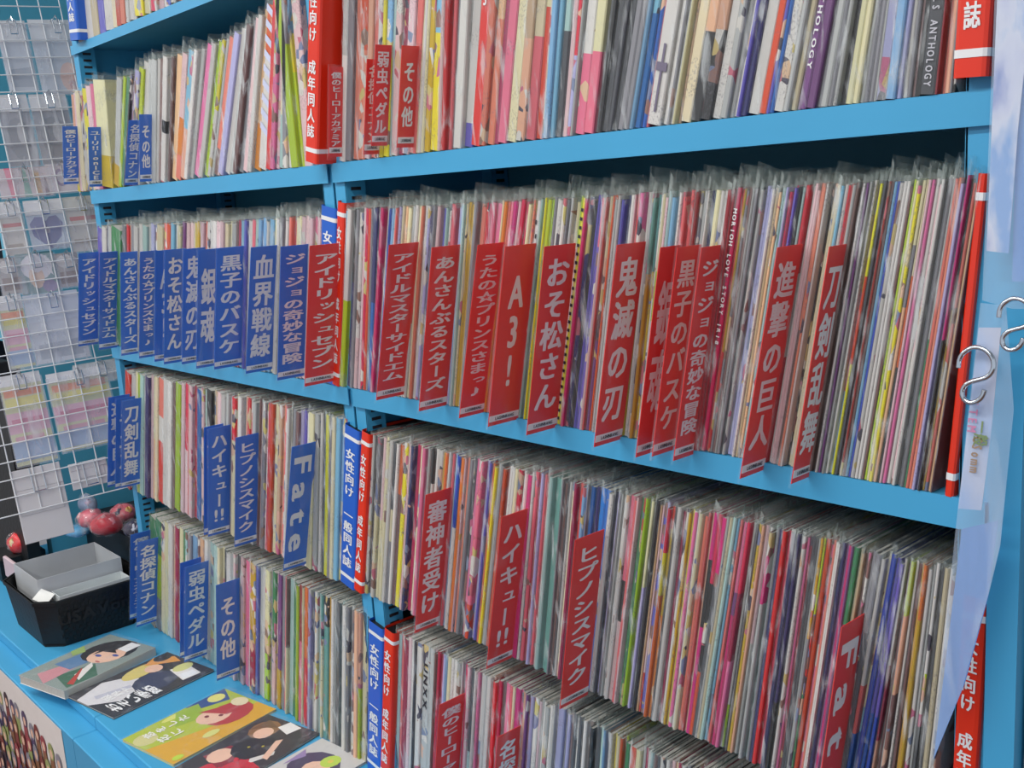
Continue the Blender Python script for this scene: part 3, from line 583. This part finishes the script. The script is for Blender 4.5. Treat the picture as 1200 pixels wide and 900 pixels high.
art_C = [((.70, .76, .22), [(0, 0), (1, 0), (1, 1), (0, 1)]), ((.86, .66, .16), [(0, 0), (1, 0), (1, .35), (.6, .3), (0, .55)]), ((.20, .32, .55), [(.6, .85), (.9, .7), (1, 1), (.6, 1)]), ((.82, .80, .55), ell(.1, .75, .1, .14)),
 ((.85, .86, .45), ell(.45, .93, .12, .05)), ((.90, .88, .5), ell(.85, .88, .08, .1)), ((.60, .72, .2), [(.35, .7), (.6, .6), (.7, .95), (.5, 1)]),
 ((.72, .22, .22), ell(.74, .42, .22, .24, 14, .1)), (SK, ell(.64, .52, .15, .18, 14, .2)), ((.72, .22, .22), [(.6, .75), (.8, .62), (.9, .35), (.72, .42), (.66, .6)]), ((.9, .85, .7), ell(.92, .55, .07, .12)),
 ((.5, .2, .2), ell(.6, .58, .02, .03)), ((.5, .2, .2), ell(.68, .46, .02, .03)), ((.85, .85, .5), ell(.45, .2, .08, .06)), ((.75, .85, .25), ell(.08, .08, .05, .05))]
art_D = [((.20, .18, .2), [(0, 0), (1, 0), (1, 1), (0, 1)]), ((.80, .14, .22), [(.0, .1), (.45, .0), (.5, .35), (.3, .7), (.0, .8)]), ((.55, .12, .18), [(.3, .5), (.6, .3), (.55, .8), (.35, .9)]), (SK, ell(.42, .72, .1, .16)),
 (HK, ell(.62, .5, .17, .28)), ((.86, .84, .82), [(.45, .25), (.62, .12), (.66, .17), (.5, .32)]), ((.55, .40, .25), ell(.83, .72, .13, .2)), (SK, ell(.79, .66, .08, .13)), ((.45, .32, .2), [(.76, .9), (.95, .85), (.9, .6), (.84, .78)]),
 (SK, [(.55, .1), (.8, .3), (.76, .36), (.55, .2)]), ((.93, .93, .92), [(.86, .35), (.98, .3), (1, .55), (.9, .6)]), ((.7, .65, .2), ell(.6, .55, .012, .02)), ((.7, .65, .2), ell(.66, .4, .012, .02))]
art_E = [((.80, .79, .78), [(0, 0), (1, 0), (1, 1), (0, 1)]), ((.28, .22, .36), ell(.5, .5, .33, .4)), ((.30, .45, .25), [(.1, .2), (.35, .2), (.4, .6), (.15, .6)]), (SK, ell(.48, .42, .17, .22)), ((.75, .85, .3), ell(.7, .4, .14, .14)),
 ((.55, .75, .3), ell(.3, .3, .1, .12)), ((.9, .8, .3), ell(.7, .4, .04, .04)), ((.6, .5, .7), [(.3, .9), (.6, .8), (.7, .95)])]
DZ = .5651
def flat_comic(corners, th, polys, label, texts=(), rotz=None, tip=0., base=(.9, .9, .9), spine=(.8, .8, .8)):
    P = [hit(u, v, 2, DZ + th) for u, v in corners]              # left, near, right, top  (near-left is the origin)
    O = P[1]; ux = ((P[2] - P[1]) + (P[3] - P[0])) / 2; ul = ux.length; e = ux.normalized()
    nrm = Vector((-e[1], e[0], 0)); wl = abs(((P[0] - P[1]) + (P[3] - P[2])).dot(nrm) / 2)
    root = empty('comic_book', (O[0], O[1], DZ), label, 'comic', 'comics lying flat on the ledge'); root.rotation_euler = (0, 0, math.atan2(e[1], e[0]))
    MB().box(.001, ul - .001, .001, wl - .001, .0006, th - .0006).build('page_block', PAGE, root)
    MB().box(0, ul, 0, wl, 0, .0006).build('back_cover', pm(base), root)
    MB().box(0, ul, 0, wl, th - .0006, th).build('front_cover', pm(base), root)
    if th > .006: MB().box(-.0005, ul, -.0008, 0, 0, th).build('spine', pm(spine), root)
    picture('cover_print', polys, ul, wl, th, root)
    for (txt, x, y, w_, h_, c) in texts:
        V, F = column(txt, w_, h_)
        # writing runs along the long side
        obj('cover_lettering', [(x * ul + (h_ - b), y * wl + a, th + .0009) for a, b in V], F, pm(c), root)
    obj('clear_sleeve', [(-.004, -.003, th + .0013), (ul + .008, -.003, th + .0013), (ul + .008, wl + .003, th + .0013), (-.004, wl + .003, th + .0013)], [(0, 1, 2, 3)], CASE, root)
flat_comic([(37, 783), (75, 810), (180, 758), (143, 737)], .017, art_A, 'thick comic with a dark haired boy cover, nearest the black basket', spine=(.72, .74, .72))
flat_comic([(100, 808), (133, 841), (253, 785), (212, 757)], .004, art_B, 'black comic with white handwriting beside the thick boy comic', [('おそい季節', .05, .05, .05, .10, (.95, .95, .95)), ('限界ア', .12, .40, .03, .06, (.95, .95, .95))], base=(.15, .15, .17))
flat_comic([(155, 855), (203, 896), (312, 831), (283, 797)], .004, art_C, 'yellow green comic with a red haired figure, lying on the ledge', [('花に', .13, .5, .022, .05, (.95, .95, .9)), ('恋をした', .1, .72, .022, .09, (.95, .95, .9))], base=(.8, .75, .4))
flat_comic([(196, 902), (244, 940), (368, 860), (330, 828)], .004, art_D, 'dark comic with red title and black uniformed figure on the ledge', [('浅葱', .05, .05, .06, .10, (.82, .12, .2))], base=(.25, .2, .2))
flat_comic([(318, 900), (356, 935), (440, 888), (383, 862)], .004, art_E, 'comic with purple haired figure and green flower, nearest the viewer', base=(.8, .8, .78))

# ------------------------------------------------------------------ poster on the cabinet front
pv = [hit(-40, 740, 1, -.2856), hit(69, 838, 1, -.2856)]
px0, px1 = -2.15, pv[1][0]; pz1 = .535; pz0 = .20
post = empty('poster', (px0, -.2858, pz0), 'white poster crowded with small drawn figures on the cabinet front', 'poster'); post.rotation_euler = (math.pi / 2, 0, 0)
MB().box(0, px1 - px0, 0, pz1 - pz0, 0, .0006).build('paper', mat('poster_paper', (.90, .87, .85), .4, .04), post)
pr = random.Random(3); pl = []
hc = [(.48, .22, .22), (.20, .18, .24), (.55, .38, .28), (.62, .66, .42), (.55, .55, .60), (.62, .28, .32), (.3, .28, .42)]
for r_ in range(5):
    for k in range(15):
        x = (k + .5 + (r_ % 2) * .4 + pr.uniform(-.15, .15)) / 15.5; y = .80 - r_ * .13 + pr.uniform(-.03, .03) - .06 * (k / 15)
        pl.append((pr.choice(hc), [(x - .028, y - .2), (x + .028, y - .2), (x + .018, y), (x - .018, y)]))
        pl.append((pr.choice(hc), ell(x, y + .025, .026, .055, 9))); pl.append((SK, ell(x, y + .01, .014, .03, 8)))
picture('printed_figures', pl, px1 - px0, pz1 - pz0, .0006, post)['kind'] = 'stuff'

# ------------------------------------------------------------------ black basket on the deck and the things in it
bx0, bx1, by0, by1, bz, bh = -2.09, -1.825, -.215, .02, .5655, .105
t = empty('basket', ((bx0 + bx1) / 2, (by0 + by1) / 2, bz), 'black woven plastic basket at the left end of the ledge', 'basket'); ox, oy, _ = t.location
def octo(x0, x1, y0, y1, c): return [(x0 + c, y0), (x1 - c, y0), (x1, y0 + c), (x1, y1 - c), (x1 - c, y1), (x0 + c, y1), (x0, y1 - c), (x0, y0 + c)]
def wall(z0, z1, f0, f1, th=.003):
    ins = lambda f, e: octo(bx0 - ox + f + e, bx1 - ox - f - e, by0 - oy + f + e, by1 - oy - f - e, .035)
    V = []
    for f, z in ((f0, z0), (f1, z1)):
        V += [(x, y, z) for x, y in ins(f, 0)]; V += [(x, y, z) for x, y in ins(f, th)]
    F = []
    for k in range(8):
        q = (k + 1) % 8
        F += [(k, q, 16 + q, 16 + k), (8 + q, 8 + k, 24 + k, 24 + q), (16 + k, 16 + q, 24 + q, 24 + k), (q, k, 8 + k, 8 + q)]
    return V, F
V, F = wall(.003, bh, .012, 0.); obj('basket_wall', V, F, BLACK, t)
V, F = wall(bh - .008, bh, -.002, -.003, .007); obj('rim', V, F, BLACK, t)
MB().add([(x, y, z) for z in (0, .003) for x, y in octo(bx0 - ox + .013, bx1 - ox - .013, by0 - oy + .013, by1 - oy - .013, .03)],
         [tuple(reversed(range(8))), tuple(range(8, 16))] + [(k, (k + 1) % 8, 8 + (k + 1) % 8, 8 + k) for k in range(8)]).build('bottom', BLACK, t)
wv = MB()
for r_ in range(9):
    for k in range(22):
        f = .012 * (1 - (.012 + r_ * .010) / bh); y = by0 - oy + .04 + k * .0075
        if (k + r_) % 2: wv.box(bx1 - ox - f - .0005, bx1 - ox - f + .0012, y, y + .006, .010 + r_ * .010, .017 + r_ * .010)
tag(wv.build('weave', BLACK, t), kind='stuff')
V, F = line('USAVon', .15, .026)
obj('moulded_lettering', [(bx1 - ox - .0005, by0 - oy + .035 + x, .050 + y) for x, y in V], F, mat('black_relief', (.11, .11, .115), .4), t)
CLB = film('clear_box', (.93, .94, .96), .38, .6, .1, 25.)
GREYC = mat('frosted_box', (.78, .79, .80), .3, .08, 14)
def tray(name, loc, rx, rz, w_, d_, h_, label, m=GREYC, parent=None):
    t = empty(name, loc, label, 'box'); t.rotation_euler = (rx, 0, rz)
    MB().box(-w_ / 2, w_ / 2, -d_ / 2, d_ / 2, 0, .002).build('bottom', m, t)
    for a in ((-w_ / 2, w_ / 2, -d_ / 2, -d_ / 2 + .0015), (-w_ / 2, w_ / 2, d_ / 2 - .0015, d_ / 2), (-w_ / 2, -w_ / 2 + .0015, -d_ / 2 + .0015, d_ / 2 - .0015), (w_ / 2 - .0015, w_ / 2, -d_ / 2 + .0015, d_ / 2 - .0015)):
        MB().box(*a, .002, h_).build('side', m, t)
    return t
tray('frosted_box', (-1.985, -.098, .572), .0, .0, .16, .180, .128, 'open frosted plastic box standing in the black basket', GREYC)
b2 = tray('clear_box', (-1.872, -.09, .572), 0, 0, .050, .150, .099, 'narrow clear box beside the frosted one in the basket', mat('clear_box_white', (.86, .88, .88), .15, .06, 20))
nt = MB().box(-.02, .02, -.014, .014, 0, .0008).build('paper_slip', mat('white_slip', (.90, .90, .88), .6)); nt.location = (-1.885, -.185, .668); nt.rotation_euler = (.6, .2, .4)
tag(nt, 'small white paper slip in the near corner of the black basket', 'paper')

# soft trinket bags: lumpy closed shapes wrapped in film
def blob(r, sq, seed, n=14, mlat=9, amp=.18):
    q = random.Random(seed); ph = [(q.uniform(0, 6), q.uniform(0, 6), q.randint(2, 4)) for _ in range(3)]; V = []; F = []
    for i in range(mlat + 1):
        a = math.pi * i / mlat
        for k in range(n):
            b = 2 * math.pi * k / n; rr = r * (1 + amp * sum(math.sin(f * b + p) * math.sin(f * a + s) for p, s, f in ph) / 2)
            V.append((rr * math.sin(a) * math.cos(b) * sq[0], rr * math.sin(a) * math.sin(b) * sq[1], rr * math.cos(a) * sq[2] + r * sq[2]))
    for i in range(mlat):
        for k in range(n): F.append((i * n + k, (i + 1) * n + k, (i + 1) * n + (k + 1) % n, i * n + (k + 1) % n))
    return V, F
def trinket(loc, r, sq, rgb, label, seed, dots=()):
    t = empty('trinket_bag', loc, label, 'trinket', 'wrapped trinkets by the basket')
    V, F = blob(r, sq, seed); obj('plush', V, F, mat('plush_%d' % seed, rgb, .4, .2, 60), t, smooth=True)
    V, F = blob(r * 1.07, sq, seed + 50, amp=.25); V = [(x, y, z - r * .05 * sq[2]) for x, y, z in V]; obj('wrapper', V, F, CLB2, t)
    q = random.Random(seed)
    for i, c in enumerate(dots):
        V, F = blob(r * .32, (1, 1, 1), seed + i, 8, 6); a = q.uniform(-2.2, .3)
        obj('patch', [(x + r * sq[0] * .7 * math.cos(a), y + r * sq[1] * .7 * math.sin(a), z + r * sq[2] * q.uniform(.6, 1.1)) for x, y, z in V], F, mat('patch_%d_%d' % (seed, i), c, .4), t, smooth=True)
CLB2 = film('clear_wrapper', (.95, .95, .95), .06, .5, .08, 60.)
RR = (.83, .22, .28)
def on_deck(u, v, z): 
    p = hit(u, v, 2, z); return p
# small shelf-like stack of stock behind the basket that carries the trinkets
st = MB().box(-2.28, -1.88, .045, .22, 0, .150, bev=.003).build('stock_box', mat('dark_box', (.13, .14, .16), .6)); st.location = (0, 0, .5655)
tag(st, 'dark storage box behind the basket with red trinkets on top', 'box')
for i, (u, v, z, r, sq, c, d, lb) in enumerate([
    (126, 626, .716, .034, (1.3, 1.0, .7), RR, [(.9, .55, .6)], 'red plush trinket in clear wrap, right one above the basket'),
    (108, 617, .716, .030, (1.3, 1.0, .7), (.87, .42, .48), [(.9, .7, .7)], 'salmon pink plush trinket in clear wrap above the basket'),
    (146, 611, .716, .030, (1.2, 1.0, .7), (.86, .40, .45), [(.85, .65, .35), (.2, .18, .3)], 'pink trinket with orange patch beside the blue cards'),
    (160, 629, .716, .025, (1., 1.0, .8), (.25, .22, .32), [(.75, .2, .3), (.8, .8, .85)], 'dark navy trinket with red and white patches near the cards'),
    (104, 600, .720, .028, (1.5, .7, .8), (.62, .66, .76), [(.75, .65, .75)], 'pale blue grey wrapped trinket hanging under the wire grid')]):
    trinket(on_deck(u, v, z), r, sq, c, lb, 20 + i, d)
trinket(hit(25, 648, 2, .62), .030, (1.2, 1, .9), (.86, .10, .14), 'bright red wrapped trinket left behind the black basket', 40, [(.85, .75, .55)])
trinket(hit(92, 628, 2, .665), .028, (1.3, 1, .5), (.40, .70, .88), 'light blue wrapped trinket between white card and frosted box', 41)
lf = MB().box(-.045, .045, -.004, .004, 0, .05, bev=.002).build('pink_tin', mat('pink_tin', (.84, .74, .76), .4)); lf.location = hit(14, 668, 2, .655); lf.location.z = .63; tag(lf, 'pale pink packet at the far left above a red trinket', 'packet')
lb_ = MB().box(-.055, .055, -.055, .055, 0, .06, bev=.003).build('packet_crate', BLACK); lb_.location = (hit(20, 655, 2, .60)[0], hit(20, 655, 2, .60)[1], .5655); tag(lb_, 'black crate holding a red trinket left of the basket', 'crate')

# ------------------------------------------------------------------ wire grid panel with hanging packets
G0 = Vector((-1.965, 0, 1.40)); gh = Vector((.0896, .99545, .0324)).normalized(); gv = Vector((.1757, .0162, -.9843)); gv = (gv - gh * gv.dot(gh)).normalized(); gn = gv.cross(gh) * -1
if gn[0] < 0: gn = -gn
def gp(u, v, off=0.):                                              # photo pixel -> (a, b) on the panel: a along gh, b down gv
    r = Vector(ray(u, v)); o = G0 + gn * off; k = (o - Vector(CP)).dot(gn) / r.dot(gn); p = Vector(CP) + r * k - G0
    return p.dot(gh), p.dot(gv)
grid = empty('grid_panel', G0, 'white wire grid panel leaning at the left end, hung with packets', 'grid panel')
B3 = Matrix((gh, -gv, gn)).transposed().to_4x4(); grid.matrix_world = Matrix.Translation(G0) @ B3
a1, b1 = gp(124, 577); a1 += .0415 * 3; a0 = gp(0, 480)[0] - .10; b0 = gp(40, -30)[1]
pitch = .0362
def wire(p, q, r=.0014): return MB().tube([p, q], r, 6)
k = 0
vw = wire((0, 0, 0), (0, -(b1 - b0), 0)).build('wire', WIRE, grid); vw.location = (a1, -b0, 0)
while a1 - (k + 1) * pitch * 1.18 > a0:
    k += 1; c = bpy.data.objects.new('wire', vw.data); C.objects.link(c); c.parent = grid; c.location = (a1 - k * pitch * 1.18, -b0, 0)
hw = wire((a0, 0, .0024), (a1, 0, .0024)).build('wire', WIRE, grid); hw.location = (0, -b1, 0); k = 1
while b1 - k * pitch > b0:
    c = bpy.data.objects.new('wire', hw.data); C.objects.link(c); c.parent = grid; c.location = (0, -(b1 - k * pitch), 0); k += 1
def packet(px, label, polys, header=(.82, .84, .86), hh=.22, hook=True, bag=(.75, .78, .82)):
    """hanging packet: photo outline rectangle px = (x0, y0, x1, y1)"""
    x0, y0, x1, y1 = px; A = gp(x0, y0, -.007); B_ = gp(x1, y0, -.007); D = gp((x0 + x1) / 2 + (y1 - y0) * .1, y1, -.007)
    w_ = B_[0] - A[0]; h_ = D[1] - (A[1] + B_[1]) / 2
    if h_ < .02: h_ = .02
    t = empty('hanging_packet', (0, 0, 0), label, 'packet', 'packets hanging on the wire grid')
    t.matrix_world = Matrix.Translation(G0) @ B3 @ Matrix.Translation((A[0], -(A[1] + B_[1]) / 2, -.0075 - random.uniform(0, .002)))
    MB().box(0, w_, -h_, 0, -.0015, .0).build('backing', mat('packet_%02x%02x%02x' % tuple(int(c * 255) for c in bag), bag, .5, .08, 20), t)
    if header: MB().box(-.0005, w_ + .0005, -h_ * hh, 0, .0002, .0012).build('header_card', mat('header_%02x%02x%02x' % tuple(int(c * 255) for c in header), header, .5, .04, 20), t)
    if polys:
        o = picture('print', polys, w_, h_ * (1 - (hh if header else 0)), .0002, t); o.location = (0, -h_, 0)
    obj('clear_bag', [(-.003, -h_ - .004, .0035), (w_ + .003, -h_ - .004, .0035), (w_ + .003, -h_ * .05, .0025), (-.003, -h_ * .05, .0025)], [(0, 1, 2, 3)], CLB3, t)
    if hook:
        hk = MB(); cx = w_ / 2
        for s in (-.007, .007):
            hk.tube([(cx + s, -.004, -.012), (cx + s, -.004, .018), (cx + s, -.026, .020), (cx + s, -.034, .018)], .0012, 5)
        hk.tube([(cx - .007, -.034, .018), (cx + .007, -.034, .018)], .0012, 5); hk.tube([(cx, .002, -.012), (cx, .002, .022), (cx, -.010, .030)], .0012, 5)
        hk.build('display_hook', CHROME, t)
CLB3 = film('clear_bag', (.93, .94, .97), .26, .62, .1, 45.)
full = [(0, 0), (1, 0), (1, 1), (0, 1)]
PG = (.74, .76, .80); PB = (.66, .71, .78)
fig1 = [(PG, full), ((.86, .70, .64), ell(.6, .3, .2, .28)), ((.75, .55, .55), ell(.7, .15, .15, .12))]
fig2 = [((.55, .56, .60), full), ((.45, .46, .50), ell(.5, .5, .4, .4)), ((.7, .7, .72), ell(.6, .6, .15, .2))]
fig3 = [((.80, .74, .76), full), ((.85, .45, .55), [(.2, 0), (.3, 0), (.3, 1), (.15, 1)]), ((.45, .65, .60), [(.45, 0), (.6, 0), (.55, .9), (.5, 1)]), ((.85, .70, .5), [(.7, .1), (.8, .1), (.8, .8), (.7, .9)]), ((.5, .4, .45), [(.85, 0), (.95, 0), (.9, .7)])]
heart = [(PB, full), ((.28, .30, .55), [(.5, .0), (.1, .4), (.05, .75), (.22, .95), (.42, .93), (.5, .8), (.6, .93), (.8, .95), (.95, .72), (.85, .35)]), ((.6, .55, .6), ell(.5, .55, .07, .1))]
redt = [((.76, .74, .72), full), ((.72, .32, .32), [(.1, .75), (.9, .75), (.9, .85), (.1, .85)]), ((.6, .55, .5), [(.1, .2), (.8, .2), (.8, .3), (.1, .3)])]
hair = [((.34, .50, .52), full), ((.84, .83, .86), ell(.5, .65, .42, .33)), ((.84, .72, .64), ell(.45, .4, .2, .28)), ((.84, .83, .86), [(.2, .75), (.4, .95), (.8, .9), (.9, .4), (.7, .6), (.5, .5), (.3, .6)]), ((.5, .42, .6), ell(.75, .15, .2, .15))]
hair2 = [((.62, .60, .60), full), ((.80, .78, .78), ell(.5, .75, .45, .2)), ((.48, .40, .38), [(.1, .1), (.9, .1), (.9, .45), (.1, .45)])]
plain = [(PG, full), ((.60, .63, .68), [(.1, .1), (.9, .1), (.9, .5), (.1, .45)])]
def sheet(hd): return [((.78, .78, .60), full), ((.86, .50, .28), [(.05, .86), (.95, .86), (.95, .96), (.05, .96)]), ((.84, .80, .35), [(.05, .74), (.95, .74), (.95, .84), (.05, .84)]),
    ((.84, .64, .72), [(.0, .40), (1, .40), (1, .66), (.0, .66)]), ((.75, .35, .50), [(.1, .52), (.9, .52), (.9, .58), (.1, .58)]), ((.55, .65, .78), [(0, .05), (1, .05), (1, .3), (0, .3)]), ((.8, .55, .62), [(.1, .3), (.8, .3), (.8, .36), (.1, .36)])]
WH = (.86, .86, .87)
for px, lb, po, hd, hh in [
 ((-6, 24, 28, 108), 'pale grey packet at the top left of the wire grid', plain, WH, .3), ((32, 23, 92, 110), 'clear packet with peach figure at the top of the grid', fig1, WH, .26),
 ((-6, 111, 30, 195), 'grey packet with dark print, second row of grid, left', fig2, WH, .24), ((33, 110, 76, 192), 'packet with dark round badge, second row of the wire grid', fig2, WH, .24),
 ((-6, 196, 56, 231), 'packet of thin colourful straps on the wire grid', fig3, None, 0), ((52, 190, 91, 225), 'packet with looping pale pink pattern beside the colourful straps', [((.82, .78, .82), full), ((.6, .5, .65), ell(.4, .5, .2, .3)), ((.85, .82, .86), ell(.4, .5, .12, .2))], None, 0),
 ((-6, 236, 22, 300), 'pale packet left of the purple heart badge', redt, WH, .3), ((26, 234, 70, 292), 'packet with a purple heart shaped badge', heart, WH, .3), ((72, 230, 112, 294), 'packet with a red text strip beside the heart badge', redt, (.78, .78, .76), .25),
 ((-6, 302, 22, 345), 'packet with pale mixed print left of white haired figure', hair2, None, 0), ((16, 296, 62, 344), 'packet showing a white haired drawn figure on teal', hair, None, 0), ((62, 296, 90, 336), 'packet with brown and white print beside the haired figure', hair2, None, 0),
 ((-6, 346, 24, 432), 'packet with pale pink stripes on the grid, left', sheet(0), WH, .2), ((25, 343, 90, 424), 'wide pale grey blue packet in the middle of the grid', plain, (.76, .79, .84), .4),
 ((-4, 438, 46, 545), 'large left sheet with orange and pink stripes', sheet(0), WH, .12), ((52, 433, 124, 525), 'large right sheet with orange and pink stripes', sheet(1), WH, .12),
 ((84, 423, 146, 447), 'crumpled clear bag at the right edge of the grid', [((.72, .74, .74), full), ((.6, .55, .5), [(.2, .1), (.5, .0), (.6, .6)])], None, 0)]:
    packet(px, lb, po, hd, hh)
def whitecard(px, label, z=-.0105):
    x0, y0, x1, y1 = px; A = gp(x0, y0, z); B_ = gp(x1, y0, z); D = gp((x0 + x1) / 2 + (y1 - y0) * .17, y1, z); w_ = B_[0] - A[0]; h_ = D[1] - (A[1] + B_[1]) / 2
    t = empty('white_card_pack', (0, 0, 0), label, 'packet', 'white cards at the foot of the wire grid')
    t.matrix_world = Matrix.Translation(G0) @ B3 @ Matrix.Translation((A[0], -(A[1] + B_[1]) / 2, z))
    m = mat('white_card_stock', (.80, .79, .80), .5, .04, 15)
    MB().box(0, w_, -h_, 0, 0, .006, bev=.001).build('pouch', m, t); MB().box(.001, w_ - .001, -h_ * .28, 0, .006, .008, bev=.0006).build('flap', m, t)
    MB().box(.002, w_ - .008, -h_ * .62, -h_ * .28, .006, .0072, bev=.0005).build('fold', m, t)
    hk = MB()
    for s in (-.012, .012): hk.tube([(w_ * .5 + s, 0, .009), (w_ * .5 + s, -.05, .016)], .0012, 5)
    hk.tube([(w_ * .5 - .012, -.05, .016), (w_ * .5 + .012, -.05, .016)], .0012, 5); hk.build('display_hook', CHROME, t)
whitecard((9, 547, 70, 632), 'large white card pouch hanging lowest left on the grid'); whitecard((78, 540, 124, 570), 'small white card pouch at the grid lower right corner')

# things seen behind the grid
slab('wall_left', -4.2, -4.15, -4, .5, 0, 2.7, MATS['plaster'])
rk = empty('far_rack', (-2.75, .1, 0), 'dark blue rack standing behind the wire grid', 'rack')
for (nm, a, m) in (('back_board', (-.45, .40, .18, .2, .567, 2.3), DKBLUE), ('frame_post', (-.45, -.41, -.12, .18, .567, 2.3), INK), ('frame_post', (.36, .40, -.12, .18, .567, 2.3), DKBLUE), ('shelf_board', (-.41, .36, -.12, .18, 1.15, 1.17), DKBLUE), ('shelf_board', (-.41, .36, -.12, .18, 1.9, 1.92), DKBLUE)):
    MB().box(*a).build(nm, m, rk)
bd = MB().box(-2.59, -2.31, -.09, -.06, .5655, 1.12, bev=.002).build('dark_void_board', BLACK); tag(bd, 'tall black board standing in for the dark void behind the lower left grid', 'board')  # puts the dark void behind the grid into a plain black surface

# ------------------------------------------------------------------ hanging plastic pouches and S hooks at the right end
PX = .0335; PYo = -.0
def pq(u, v, X=.028): return hit(u, v, 0, X)
FILM = film('pouch_film', (.82, .89, .97), .15, .42, .1, 30.); FILM2 = film('pouch_film_rear', (.42, .62, .88), .72, .9, .15, 26.)
def prmat(name, cols, sc):
    if name in MATS: return MATS[name]
    m, n, l, b = new_mat(name); tc = n.new('ShaderNodeNewGeometry'); mp = n.new('ShaderNodeMapping'); mp.inputs['Scale'].default_value = (sc, sc, sc * .35); l.new(tc.outputs['Position'], mp.inputs[0])
    no = n.new('ShaderNodeTexNoise'); no.inputs['Scale'].default_value = 1; no.inputs['Detail'].default_value = 4; l.new(mp.outputs[0], no.inputs['Vector'])
    cr = n.new('ShaderNodeValToRGB'); e = cr.color_ramp.elements; e[0].position = .35; e[0].color = (*lin(cols[0]), 1); e[1].position = .65; e[1].color = (*lin(cols[-1]), 1)
    for i, c in enumerate(cols[1:-1]):
        x = e.new(.35 + .3 * (i + 1) / (len(cols) - 1)); x.color = (*lin(c), 1)
    l.new(no.outputs['Fac'], cr.inputs[0]); l.new(cr.outputs[0], b.inputs['Base Color']); b.inputs['Roughness'].default_value = .25; MATS[name] = m; return m
SHEET = prmat('bluish_printed_sheet', [(.42, .50, .76), (.80, .80, .88), (.86, .86, .90), (.50, .66, .86)], 34)
SHEET3 = prmat('blue_printed_sheet', [(.30, .52, .80), (.50, .68, .88), (.60, .74, .88)], 20)
SHEET2 = prmat('pale_printed_sheet', [(.62, .72, .88), (.80, .80, .86), (.80, .80, .84)], 18)
def thick(P, th):                                                  # polygon in a plane x = const given thickness along x
    n = len(P); V = [tuple(p) for p in P] + [(p[0] + th, p[1], p[2]) for p in P]
    return V, [tuple(range(n)), tuple(reversed(range(n, 2 * n)))] + [(k, k + n, (k + 1) % n + n, (k + 1) % n) for k in range(n)]
def pq(u, v, y=-.03): return hit(u, v, 1, y)
def thick(P, th):
    n = len(P); V = [tuple(p) for p in P] + [(p[0], p[1] + th, p[2]) for p in P]
    return V, [tuple(range(n)), tuple(reversed(range(n, 2 * n)))] + [(k, k + n, (k + 1) % n + n, (k + 1) % n) for k in range(n)]
def child(name, P, th, m, par):
    V, F = thick(P, th); o = par.location; return obj(name, [(a - o[0], b - o[1], c - o[2]) for a, b, c in V], F, m, par)
t = empty('hanging_pouch', (.05, -.03, 1.34), 'upper clear pouch with bluish prints hanging before the right post', 'pouch', 'clear pouches at the right end')
child('printed_sheet', [pq(1171, -60, -.026), pq(1156, 294, -.026), pq(1182, 297, -.026), pq(1193, 150, -.026), pq(1215, -60, -.026)], .0006, SHEET, t)
child('printed_sheet', [pq(1196, -60, -.022), pq(1190, 180, -.022), pq(1186, 330, -.022), pq(1260, 330, -.022), pq(1260, -60, -.022)], .0006, SHEET3, t)
child('film', [pq(1168, -60, -.0275), pq(1151, 352, -.0275), pq(1186, 362, -.0275), pq(1250, 362, -.0275), pq(1250, -60, -.0275)], .0002, FILM, t)
t = empty('hanging_pouch', (.03, -.04, 1.02), 'lower clear pouch tapering downwards, pale print with green and pink writing', 'pouch', 'clear pouches at the right end')
child('printed_sheet', [pq(1147, 384, -.032), pq(1123, 596, -.032), pq(1150, 598, -.032), pq(1162, 500, -.032), pq(1173, 384, -.032)], .0006, SHEET2, t)
child('film', [pq(1149, 355, -.034), pq(1122, 600, -.034), pq(1091, 896, -.034), pq(1128, 806, -.034), pq(1160, 690, -.034), pq(1172, 640, -.034), pq(1188, 480, -.034), pq(1179, 358, -.034)], .0002, FILM, t)
child('rear_film', [pq(1127, 620, -.030), pq(1094, 890, -.030), pq(1131, 800, -.030), pq(1158, 700, -.030), pq(1170, 610, -.030)], .0002, FILM2, t)
for (txt, u, v, hgt, wl, c) in (('ITEM', 1141, 488, .026, .007, (.80, .52, .66)), ('一般', 1149, 508, .020, .009, (.50, .58, .40)), ('CSomm', 1144, 533, .030, .008, (.64, .54, .44))):
    P = pq(u, v, -.0347); V, F = column(txt, wl, hgt, True, .95)
    o = t.location; obj('pouch_lettering', [(P[0] - .004 + a - .08 * (b - hgt / 2) * -1 - o[0], -.0347 - o[1], P[2] + b - hgt / 2 - o[2]) for a, b in V], F, pm(c), t)
def shook(du, dv, s, label, y=-.040):
    px = [(1123, 431), (1124, 420), (1131, 411), (1143, 406), (1156, 410), (1164, 420), (1165, 432), (1158, 442), (1147, 445), (1135, 448), (1128, 455), (1127, 465), (1134, 472), (1143, 472), (1151, 466), (1154, 457)]
    pts = [hit(1144 + (u - 1144) * s + du, 432 + (v - 432) * s + dv, 1, y + .0012 * math.sin(i * .4)) for i, (u, v) in enumerate(px)]
    for _ in range(2): pts = [pts[0]] + [q for a, b in zip(pts, pts[1:]) for q in (a * .75 + b * .25, a * .25 + b * .75)] + [pts[-1]]
    o = MB().tube(pts, .0019 * s, 8).build('s_hook', CHROME, smooth=True); tag(o, label, 'hook', 'steel S hooks holding the pouches')
shook(0, 0, 1.0, 'lower silver S hook in front of the red divider, right side')
shook(46, -59, .93, 'upper silver S hook at the right edge before the blue post')
